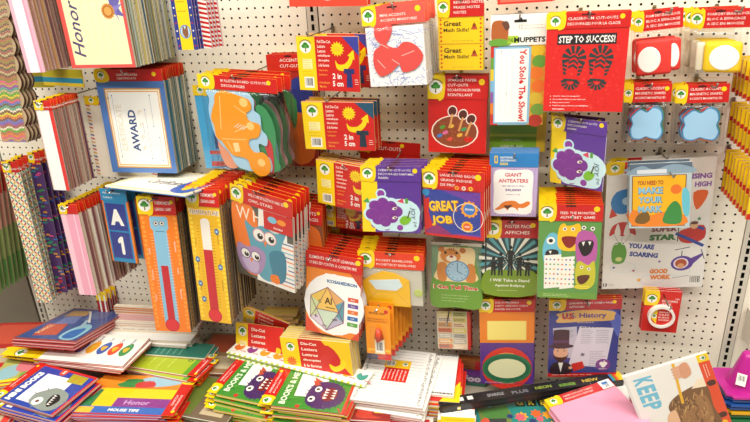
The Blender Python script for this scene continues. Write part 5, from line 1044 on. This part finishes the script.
flat('activity_book_pack','lime','lime green pack with red header band lying left of the monster packs','book pack',lm,'#a8b828',['#b8a890','#c8302a',WHT],.35,.12,['LEARNING GAME','JEU'],n=10,group='lime green packs',what='lime green pack',where='left of the monster packs',yw=.2,tx=.3,hole=False)
def mon(a):
    a.R(0,0,1,1,'#3f8a30'); rd=random.Random(2)
    for k in range(24): u,v=rd.random()*.94,rd.random()*.9; a.G([(u,v),(u+.05,v+.01),(u+.03,v+.1)],rd.choice(['#4f9a38','#2f7a2a']),2)
    a.T("BOOK'S & ME",.5,.12,.8,'#e8f0d8',w=5.8,bold=.03); a.P([(.3,.24),(.9,.2),(.94,.6),(.34,.66)],'#f0ede4'); a.lines(.45,.8,.34,.36,1,'#8a8a8a',.04)
    a.R(.0,.96,1,1,'#d8342a'); M=[(.1,.5),(.2,.42),(.42,.4),(.64,.44),(.74,.56),(.72,.76),(.55,.9),(.28,.92),(.12,.8),(.05,.64)]; a.G(M,'#46285f',4)
    for k in range(22): t=k*.2856; a.L([(.4+.3*math.cos(t),.66+.22*math.sin(t)),(.4+.37*math.cos(t+.1),.66+.29*math.sin(t+.1))],.12,'#46285f')
    for u,v in ((.27,.49),(.53,.53)): a.E(u,v,.5,'#f2eee4',.85); a.E(u,v-.005,.2,BLK)
    a.G([(.26,.66),(.4,.6),(.56,.64),(.6,.74),(.46,.82),(.3,.78)],'#7a2020',3)
    for k in range(4): a.P([(.3+k*.07,.64),(.36+k*.07,.63),(.33+k*.07,.7)],WHT); a.P([(.32+k*.065,.79),(.37+k*.065,.79),(.345+k*.065,.73)],WHT)
    for u in (.68,.6): a.P([(u,.46),(u+.16,.4),(u+.06,.54)],'#b8482a')
    a.L([(.12,.9),(.02,.94)],.2,'#b8482a'); a.E(.06,.35,.28,'#c8302a')
MK=dict(hl=['LEARNING FUN PADS','JEUX EDUCATIFS'],hf=.15,yw=.24,tx=.3,hole=False,price=YEL)
flat('activity_book_pack','monsterL','green and red monster pack, left one of the purple monster pair on the shelf','book pack',mon,'#3f8a30',['#e8cc20','#d8b8a0','#c8c020'],.35,n=13,group='left monster packs',what='yellow edged green pack',where='under the left purple monster',film=True,dr=.09,dxy=.7,**MK)
flat('activity_book_pack','monsterR','green and red monster pack, right one of the pair, its purple monster fully seen','book pack',mon,'#3f8a30',['#e8cc20','#d8b8a0','#c8302a'],.35,n=13,group='right monster packs',what='yellow and red edged pack',where='under the right purple monster',film=True,dr=.07,dxy=.6,**MK)
def leaf(a):
    for k in range(10):
        v=.05+k*.1; c=['#e8742a','#8a3a8a','#e8a02a','#e8a02a','#4a9a8a'][k%5]; a.G([(.3,v),(.5,v-.035),(.75,v-.02),(.62,v),(.75,v+.03),(.45,v+.03)],c,3); a.T(('be kind','be fair','share','listen','smile')[k%5],.35,v+.05,.28,'#c8506a',rot=-1.57,w=.8)
    for k in range(24): a.E(0.03,k/24+.02,.2,'#b8c838',1,n=10)
POSE['leaves'][0][3]=2.9
flat('border_strip_pack','leaves','long white strip with coloured leaf words and wavy green edge, behind the monster packs','border strips',leaf,'#f3f0e6',['#9ab838',WHT],.2,n=3,group='leaf word strips',what='leaf word border strip pack',where='behind the monster packs',dr=.01,dxy=.12,dy=.3)
def pkk(a): a.R(0,0,1,.75,'#d8a8a8'); a.R(0,.75,1,.83,'#f0e0c0'); a.R(0,.83,1,1,'#d8cfc0')
flat('border_strip_pack','pinksheets','dusty pink paper strips lying flat below the A and 1 pack','paper pack',pkk,'#d8a8a8',['#e8e0d0','#c8906a',WHT],.3,n=3,group='flat pink strips',what='flat pink paper strip pack',where='below the A and 1 pack',dy=.34,dr=.03)
def wss(a): a.R(0,.4,1,1,'#f4f0ea'); a.R(0,.0,1,.35,'#d8d0c0'); a.R(0,.36,1,.42,'#e8c890'); a.lines(0,1,.15,.25,1,'#6a5a5a',.1,1,0)
flat('border_strip_pack','whitesheets','white and cream paper strips lying flat in front of the pink strips','paper pack',wss,'#f0ece4',['#e8dcc8','#c8a87a',WHT,'#b8a898'],.35,n=12,group='flat white strips',what='flat cream paper strip pack',where='below the pink strips',dy=.4,dr=.05)
flat('border_strip_pack','creamback','orange edged cream strips lying against the board behind the pink strips','paper pack',None,'#e4d8c0',['#e0863a','#e8dcc8'],.3,n=4,group='orange edged strips',what='orange edged cream strip pack',where='against the pegboard',dy=.36,dr=.02,dxy=.15)
def yf(a): a.R(0,0,1,.3,'#e0b04a'); a.lines(.2,.7,.1,.2,1,'#b8402a',.1)
flat('cutout_pack','yellowflat','pale yellow pack lying on the heap behind the leaning letter packs','letter pack',yf,'#e0c060',['#d8b878','#e8a890'],.3,n=14,group='pale yellow packs',what='pale yellow pack',where='behind the leaning letter packs',dy=.5,dr=.05)
def line(a,glyph=True):
    for k in range(17): a.L([(.03,.05+k*.056),(.86,.05+k*.056)],.05,'#9090a0')
    if glyph:
        a.T('AaBbCcDdEeFfGgHhIiJjKkLl',.93,.5,.5,'#2a2a30',rot=-math.pi/2,w=9.8,bold=.0); a.T('MmNnOoPpQqRrSsTtUu',.05,.5,.5,'#2a2a30',rot=-math.pi/2,w=9.8,bold=.0)
    a.R(.3,.22,.68,.37,'#f0c420'); a.barcode(.32,.24,.45,.34,7); a.logo(.6,.29,.35); a.R(.32,.37,.68,.62,'#d42a20'); 
    for k in range(6): a.T(('Handwriting','Paper','Papier','Ecriture','Practice','40 sheets')[k],.36+k*.055,.5,.22,'#f6e0d8',rot=-math.pi/2,w=2.0)
flat('handwriting_paper_pack','lined','ruled handwriting paper pack with alphabet edge and red yellow label, centre of the shelf','paper pack',line,'#f2efe8',[WHT,'#b8b4ac','#dcd8d0'],.4,n=12,group='ruled paper packs',what='ruled handwriting paper pack',where='at the centre',film=True,dy=.42,dr=.06,dxy=.5)
def ln2(a): a.lines(.05,.95,.0,.05,1,'#3a3a40',.2,3,0); a.lines(.1,.95,.93,.98,1,'#3a3a40',.25,4,0); a.R(.1,.12,.92,.88,'#f1eee8')
flat('handwriting_paper_pack','lined2','narrow white paper pack with alphabet letters along its ends, right of the ruled paper','paper pack',ln2,'#efece6',[WHT,'#d8d4cc'],.3,n=1,film=True)
def rb(a): a.P([(0,0),(1,0),(1,1),(0,1)],'#d8281e'); a.P([(.4,1),(1,.55),(1,1)],YEL); a.P([(0,0),(.3,0),(0,.3)],YEL)
flat('handwriting_paper_pack','lined2b','red and yellow pack under the narrow alphabet paper','paper pack',rb,'#d8281e',[YEL,WHT,'#c8c4bc'],.35,n=10,group='red and yellow packs under the papers',what='red and yellow paper pack',where='right of the ruled papers',dy=.4)
def dn(a): a.R(.05,.05,.95,.95,'#8a2420'); a.G([(.2,.9),(.25,.3),(.45,.15),(.6,.3),(.55,.7),(.8,.9)],'#b83a28',3); eyes(a,.42,.3,.3); a.E(.12,.3,.35,'#5a9a3a'); a.R(.6,.5,.95,.6,'#e8b02a')
flat('activity_book_pack','dino','dark red creature picture pack jutting out below the ruled paper','book pack',dn,'#8a2420',[WHT,'#c82a24'],.3,n=9,group='dark red picture packs',what='dark red picture pack',where='below the ruled paper',dy=.42)
def cd_(a): a.R(0,0,1,.3,'#f6f4ee'); a.lines(.2,.8,.1,.2,1,'#5a5a5a',.08); a.R(0,.3,1,1,'#f2b818'); a.lines(.15,.85,.35,.45,1,'#c88a10',.1); a.R(0,.0,1,.02,RED)
flat('notepad_pack','card','white and yellow card pack at the bottom edge beside the green teal book','card pack',cd_,'#f2b818',['#e8e0d0',YEL],.3,n=8,group='white and yellow card packs',what='white and yellow card pack',where='at the bottom centre',dy=.4)
def gr(a):
    a.R(0,0,1,1,'#2a8078'); rd=random.Random(5)
    a.P([(.02,.1),(.3,.05),(.36,.4),(.3,1),(.06,1)],'#6a7a3a'); a.G([(.05,.15),(.2,.08),(.33,.2),(.3,.5),(.1,.5)],'#4a7a3a',3); a.P([(.1,.5),(.3,.5),(.28,.75),(.12,.75)],'#3a3a3a'); a.G([(.02,.6),(.12,.5),(.14,1),(0,1)],'#c8503a',3)
    for k,s in enumerate('GREEN'): a.R(.42+k*.115,.07,.52+k*.115,.24,'#1f2420'); a.T(s,.47+k*.115,.155,.8,'#c8b03a',bold=.04)
    for k in range(22): u,v=rd.uniform(.33,.95),rd.uniform(.32,.95); a.star(u,v,rd.uniform(.35,.75),rd.choice(['#e8602a','#f0a02a','#d8402a','#2a3a6a','#3a2a3a','#d85a6a']),7,.6)
    a.E(.15,.2,.4,'#5ab0b0')
flat('activity_book_pack','green','teal GREEN book pack with orange flowers under the black roll','book pack',gr,'#2a8078',['#1f5a54',WHT,'#5a8a88'],.35,n=5,group='teal book packs',what='teal flower book pack',where='under the black roll',dy=.4,dr=.03,dxy=.3)
def pf(a):
    rd=random.Random(9)
    for k in range(6): u=rd.uniform(.1,.8); v=rd.uniform(.1,.8); a.ring(u,v,.5,.54,'#f4b4c6',.6,a0=0,a1=2)
p,_,_2=POSE['pinkfelt']
rr=flat('craft_sheet_pack','pinkfelt','pink craft sheet pack with red header and tree logo, bottom right','craft pack',pf,'#eb9fba',['#e088a8','#f0b4c8'],.25,.16,['PAPER CUT-OUT SHEETS','FEUILLES DECORATIVES'],n=3,group='pink craft sheet packs',what='pink craft sheet pack',where='at the bottom right',film=True,yw=.22,tx=.26,price=None,dr=.03,dxy=.2,dy=.32)
a=Art(1.5,p[4]*.16); a.R(.1,.1,.9,.9,WHT); a.R(.2,.2,.7,.5,'#3a78b8'); a.T('30',.5,.7,.4,'#2a3a5a'); o=slab('price_card',a,.03,'#f4f0ea',[WHT],rr,.12); o.location=(3.5*S,(p[4]-.6)*S,0)
def kp(a):
    a.R(0,.0,1,.13,'#e04a22'); a.R(0,0,.1,.13,YEL); a.logo(.05,.065,.28)
    for u in (.4,.85): a.G([(u-.04,.03),(u+.02,.02),(u+.03,.1),(u-.03,.11)],'#4a1a14',3)
    a.lines(.14,.34,.04,.1,2,'#f6d8c8',.06); a.E(.95,.07,.3,'#f2b818')
    a.G([(.38,.14),(.7,.13),(1,.13),(1,.62),(.75,.6),(.55,.62),(.42,.45)],'#7a5230',5); a.G([(.5,.2),(.8,.16),(1,.25),(1,.5),(.7,.5)],'#9a6c42',4)
    rd=random.Random(4)
    for k in range(90): u,v=rd.uniform(.45,.92),rd.uniform(.17,.56); a.L([(u,v),(u+rd.uniform(.03,.08),v+rd.uniform(-.02,.06))],rd.uniform(.06,.16),rd.choice(['#6a4526','#8a6038','#b08050','#5a3a20','#c49a62','#a2784a']))
    a.G([(.62,.56),(.8,.55),(1,.56),(1,.68),(.8,.7),(.66,.66)],'#e4b48e',4); a.P([(.3,.13),(.42,.13),(.4,.3),(.3,.2)],'#f3e0c4')
    a.L([(.02,.4),(.55,.45)],.28,'#e8b02a'); 
    for k in range(4): a.G([(.06+k*.04,.3),(.09+k*.04,.29),(.1+k*.04,.42),(.07+k*.04,.44)],'#e0a888',3)
    a.G([(.05,.25),(.2,.24),(.24,.34),(.14,.36),(.05,.33)],'#d89a78',3)
    for k,s in enumerate('KEEP'): a.T(s,.13+k*.118,.79,1.9,'#6fbcd8',w=.94,bold=.045)
    a.R(.0,.97,1,1,'#dcdad4')
p,_,_2=POSE['keep']; p=[p[0]*.955,p[1]*.955,CAM_D-(CAM_D-p[2])*.955,p[3]*.955,p[4]*.955]+p[5:]; r=root('book',p,'white KEEP book with blue letters, a hand with pencil and orange red spine, lower right','book')
a=Art(p[3],p[4]); kp(a); slab('cover',a,.4,'#ece9e2',['#d8d4cc',WHT],r); sleeve(p[3],p[4],r,.16); finish(r)
def mr(a): a.R(.1,.0,.9,.3,'#5a2a2a'); a.lines(.15,.85,.05,.25,4,'#c8a8a0',.06); a.lines(.2,.8,.4,.9,7,'#e0b0a8',.05); a.E(.5,.62,.3,'#e8dcd0')
flat('notepad_pack','maroon','narrow maroon label pack between the white card and the KEEP book','card pack',mr,'#9a2a2a',['#7a2020',WHT],.3,n=9,group='maroon packs',what='maroon pack',where='beside the KEEP book',dy=.4)
flat('paper_pack','envwhite','small blank white card lying left of the maroon pack','card pack',None,'#e6e6e0',[WHT],.25,n=7,group='blank white cards',what='blank white card',where='left of the maroon pack',dy=.45)
def rp(a): a.R(0,0,1,1,'#5a2a7a'); a.T('Foo',.5,.35,1.0,'#d8c8e0',w=2.4,bold=.06); a.R(.0,.7,1,1,'#2a6a5a')
for key,lab,f,fn in (('purplebox','purple box end with pale round letters, behind the black roll at the centre','#5a2a7a',rp),('orangebox','brown and red box end against the pegboard above the purple box','#a8602a',lambda a:(a.R(.68,0,1,1,'#c8242a'),a.lines(.1,.6,.3,.7,3,'#6a3a1a',.1)))):
    p,_,_2=POSE[key]; p=list(p); p[5]=p[6]=p[7]=0; p[2]+=1; y0=-50.2; top=p[1]+p[4]/2+1.6; 
    r=root('small_box',[p[0],(top+y0)/2 if key=='purplebox' else p[1]+1.2,p[2],p[3],top-y0 if key=='purplebox' else p[4],0,0,0],lab,'box')
    a=Art(p[3],top-y0 if key=='purplebox' else p[4]); fn(a); slab('printed_box',a,1.2,f,[f],r); finish(r)
# black roll of border paper
p,_,_2=POSE['tube']; L_=p[3]; r=root('poster_roll',[p[0],p[1],p[2],p[3],0,p[5],p[6],p[7]],'long black wrapped roll lying across the shelf, with rainbow stripes at its right end','roll')
a=Art(L_,1.5); 
for k,s in enumerate(('SPARKLE','PLUS','NEON','BOLDER BORDERS','NEW')): a.T(s,.3+k*.13,.5+.1*(k%2),.5,['#8a8a90','#707078','#8a9a3a','#7aa83a','#c8a83a'][k],w=2.0,bold=.03)
for k,u in enumerate((.1,.15)): a.R(u,.25,u+.03,.65,'#d8d8d4')
for k,c in enumerate(('#3a78c0','#3aa04a','#c8302a','#e87a2a','#f0c81c','#f0c81c','#f0d040')): a.R(.93+k*.01,0,.94+k*.01,1,c)
slab('wrapper',a,.95,'#16161a',['#121216','#242428','#16161a'],r,0,rnd=.3); finish(r)
# letter packs leaning at the back of the heap
for key,lab,n in (('letC','red and yellow letter pack, uppermost and tilted, leaning against the board','C'),('letB','red and yellow letter pack leaning upright, left of the creamy letter stack','B')):
    p=list(POSE[key][0]); r=root('letter_pack',p,lab,'letter pack'); a=Art(p[3],p[4]); two_inch(a); a.R(.26,0,1,1,'#d6281f'); 
    for k,s in enumerate(('Die-Cut','Letters','Lettres','découpées','à la forme')): a.T(s,.34,.12+k*.14,.42,'#f4e0d0',a='l',w=min(2.4,.3*len(s)),bold=.03)
    a.G([(.68,.62),(.76,.66),(.84,.58),(.86,.46),(.95,.5),(.92,.62),(.8,.76),(.7,.74)],YEL,3); a.star(.15,.72,.7,'#e0502a',12,.6)
    slab('printed_sheet',a,.25,RED,TI,r); finish(r)
p=list(POSE['letA'][0]); r=root('letter_pack',p,'front red and yellow letter pack of the standing stack, with yellow top corner','letter pack'); a=Art(p[3],p[4])
a.R(0,0,.26,1,YEL); a.logo(.14,.2,.55); a.P([(.6,0),(1,0),(1,.75)],'#f0c010'); a.G([(.45,.2),(.7,.1),(.85,.4),(.7,.55)],'#c82018',3); a.star(.13,.52,.8,'#e0702a',12,.6)
for k,s in enumerate(('Die-Cut','Letters','Lettres','découpées','à la forme')): a.T(s,.3,.1+k*.12,.38,'#f4e0d0',a='l',w=min(2.4,.3*len(s)),bold=.03)
a.G([(.68,.5),(.76,.55),(.84,.48),(.87,.38),(.93,.42),(.9,.55),(.78,.66),(.7,.62)],YEL,3)
slab('printed_sheet',a,.3,RED,['#d8c888','#c8a870','#e8d8a0'],r); finish(r)
stack(r,7,p[2],p[2]-2.4,'cream edged letter pack','of the standing letter stack','standing letter packs',.05,dx=.04)
# stacked plastic cones at the right
def cone(x,y,z,c,label,top):
    r=bpy.data.objects.new('sport_cone',None); col.objects.link(r); r.location=W(x,y,z); r.rotation_euler=(0,0,.12); setp(r,label,'cone')
    bm=bmesh.new(); bmesh.ops.create_cube(bm,size=1,matrix=Matrix.Translation((0,0,.12*S))@Matrix.Diagonal((5.2*S,5.2*S,.24*S,1))); bmesh.ops.bevel(bm,geom=[e for e in bm.edges if abs(e.verts[0].co.z-e.verts[1].co.z)>.1*S],offset=.5*S,segments=3,affect='EDGES'); mesh_obj('base',bm,mat(c,rough=.35),r,False)
    if top:
        bm=bmesh.new(); prof=[(1.75,.24),(1.55,.7),(1.2,2.0),(.85,3.4),(.72,3.9),(.5,4.15),(.0,4.2)]; N=28
        rg=[[bm.verts.new((q*math.cos(2*math.pi*k/N)*S,q*math.sin(2*math.pi*k/N)*S,zz*S)) for k in range(N)] for q,zz in prof[:-1]]; tp=bm.verts.new((0,0,4.2*S))
        for i in range(len(rg)-1):
            for k in range(N): bm.faces.new([rg[i][k],rg[i][(k+1)%N],rg[i+1][(k+1)%N],rg[i+1][k]])
        for k in range(N): bm.faces.new([rg[-1][k],rg[-1][(k+1)%N],tp])
        mesh_obj('body',bm,mat(c,rough=.35),r)
        a=Art(.9,1.3); a.barcode(.1,.1,.9,.7,2); o=slab('price_label',a,.03,WHT,[WHT],r); o.rotation_euler=(math.radians(72),0,-.5); o.location=(-1.05*S,-1.35*S,1.6*S)
cx,cz=25.7,6.3
cs=[('#b81f8a','magenta'),('#1f4f9a','blue'),('#1f4f9a','blue'),('#1f4f9a','blue'),('#d8a01a','yellow'),('#1f6a3a','green'),('#1f6a3a','green'),('#1f6a3a','green'),('#1f6a3a','green'),('#1f6a3a','green')]
cs+=[('#1f6a3a','green')]*2
for k,(c,nm) in enumerate(cs):
    cone(cx+.1*math.sin(k*2.),-43.6-.5*k,cz+.1*math.cos(k*3.),c,'magenta plastic cone with a square base, topmost of the stack at the right' if k==0 else '%s square cone base, %s from the top of the cone stack at the right'%(nm,ORD[k]),k==0)
b=box('side_shelf',27.2,44,-38.9,-37.4,.3,3.0,PEG2,None,.1); setp(b,'cream steel shelf of the next bay, above the magenta cone','shelf')
box('bracket',27.0,27.2,-41.2,-37.4,.3,2.8,PEG2,b)

# mixed packs filling the heap's gaps; olive one coloured dark for shadow there
for id_,pp,c1,c2,lab,nn in (('fillA',[-35.6,-47.6,13.5,7.5,10,0,-math.pi/2,1.5],'#6a5a48','#5a6a2a','olive and brown pack low in the gap left of the yellow edged stack',7),('fillB',[-36.5,-47.2,5,8,9,0,-math.pi/2,.1],'#8a6a4a','#a84a2a','tan pack low behind the lime green packs',7),('fillC',[-11,-47.4,17.2,8,8,0,-math.pi/2,.1],'#e0dcd2','#c8302a','pale pack low in front of the ruled papers',6),('fillD',[-62,-47.6,21,9,8,0,-math.pi/2,.3],'#c83a34','#d8c8c0','red pack low at the left corner in front of the mini books',6),('fillE',[-67.5,-46.0,9.5,9,11,0,-math.pi/2,.2],'#b02a22','#c8503a','plain red pack low at the left end behind the picture packs',12)):
    POSE[id_]=(pp,1,None)
    flat('activity_book_pack',id_,lab,'book pack',lambda a:(a.R(.05,.05,.95,.5,c2),a.R(.1,.6,.9,.9,'#b8a888')),c1,[c1,c2,WHT],.35,n=nn,group='low '+lab.split(' low ')[0]+'s',what='low '+lab.split(' low ')[0],where='low in '+{'fillA':'the middle left gap','fillB':'the lime pack area','fillC':'the centre front','fillD':'the left corner','fillE':'the far left end'}[id_],dy=.4,dr=.05)


# ------------------------------------------------------------------ light and camera
sc=bpy.context.scene
wd=bpy.data.worlds.new('store'); sc.world=wd; wd.use_nodes=True; bgd=wd.node_tree.nodes['Background']
bgd.inputs[0].default_value=(1,.965,.91,1); bgd.inputs[1].default_value=.26
def lamp(x,y,z,sx,sy,power,tilt=0,colr=(1,.96,.88)):
    l=bpy.data.lights.new('ceiling_lamp','AREA'); l.shape='RECTANGLE'; l.size=sx*S; l.size_y=sy*S; l.energy=power; l.color=colr
    o=bpy.data.objects.new('ceiling_lamp',l); col.objects.link(o); o.location=W(x,y,z); o.rotation_euler=(math.radians(tilt),0,0); return o
lamp(-20,62,46,230,9,200); lamp(-20,62,96,230,9,170)
cd=bpy.data.cameras.new('camera'); cam=bpy.data.objects.new('camera',cd); col.objects.link(cam); sc.camera=cam
cd.sensor_width=36; cd.lens=CAM_F/750*36; cd.clip_start=.01
Rm=Matrix(CAM_R); cam.matrix_world=Matrix.Translation(W(0,0,CAM_D))@(B3@Rm.transposed()).to_4x4()
sc.view_settings.view_transform='Standard'; sc.view_settings.look='None'; sc.view_settings.gamma=1; sc.view_settings.exposure=-0.48
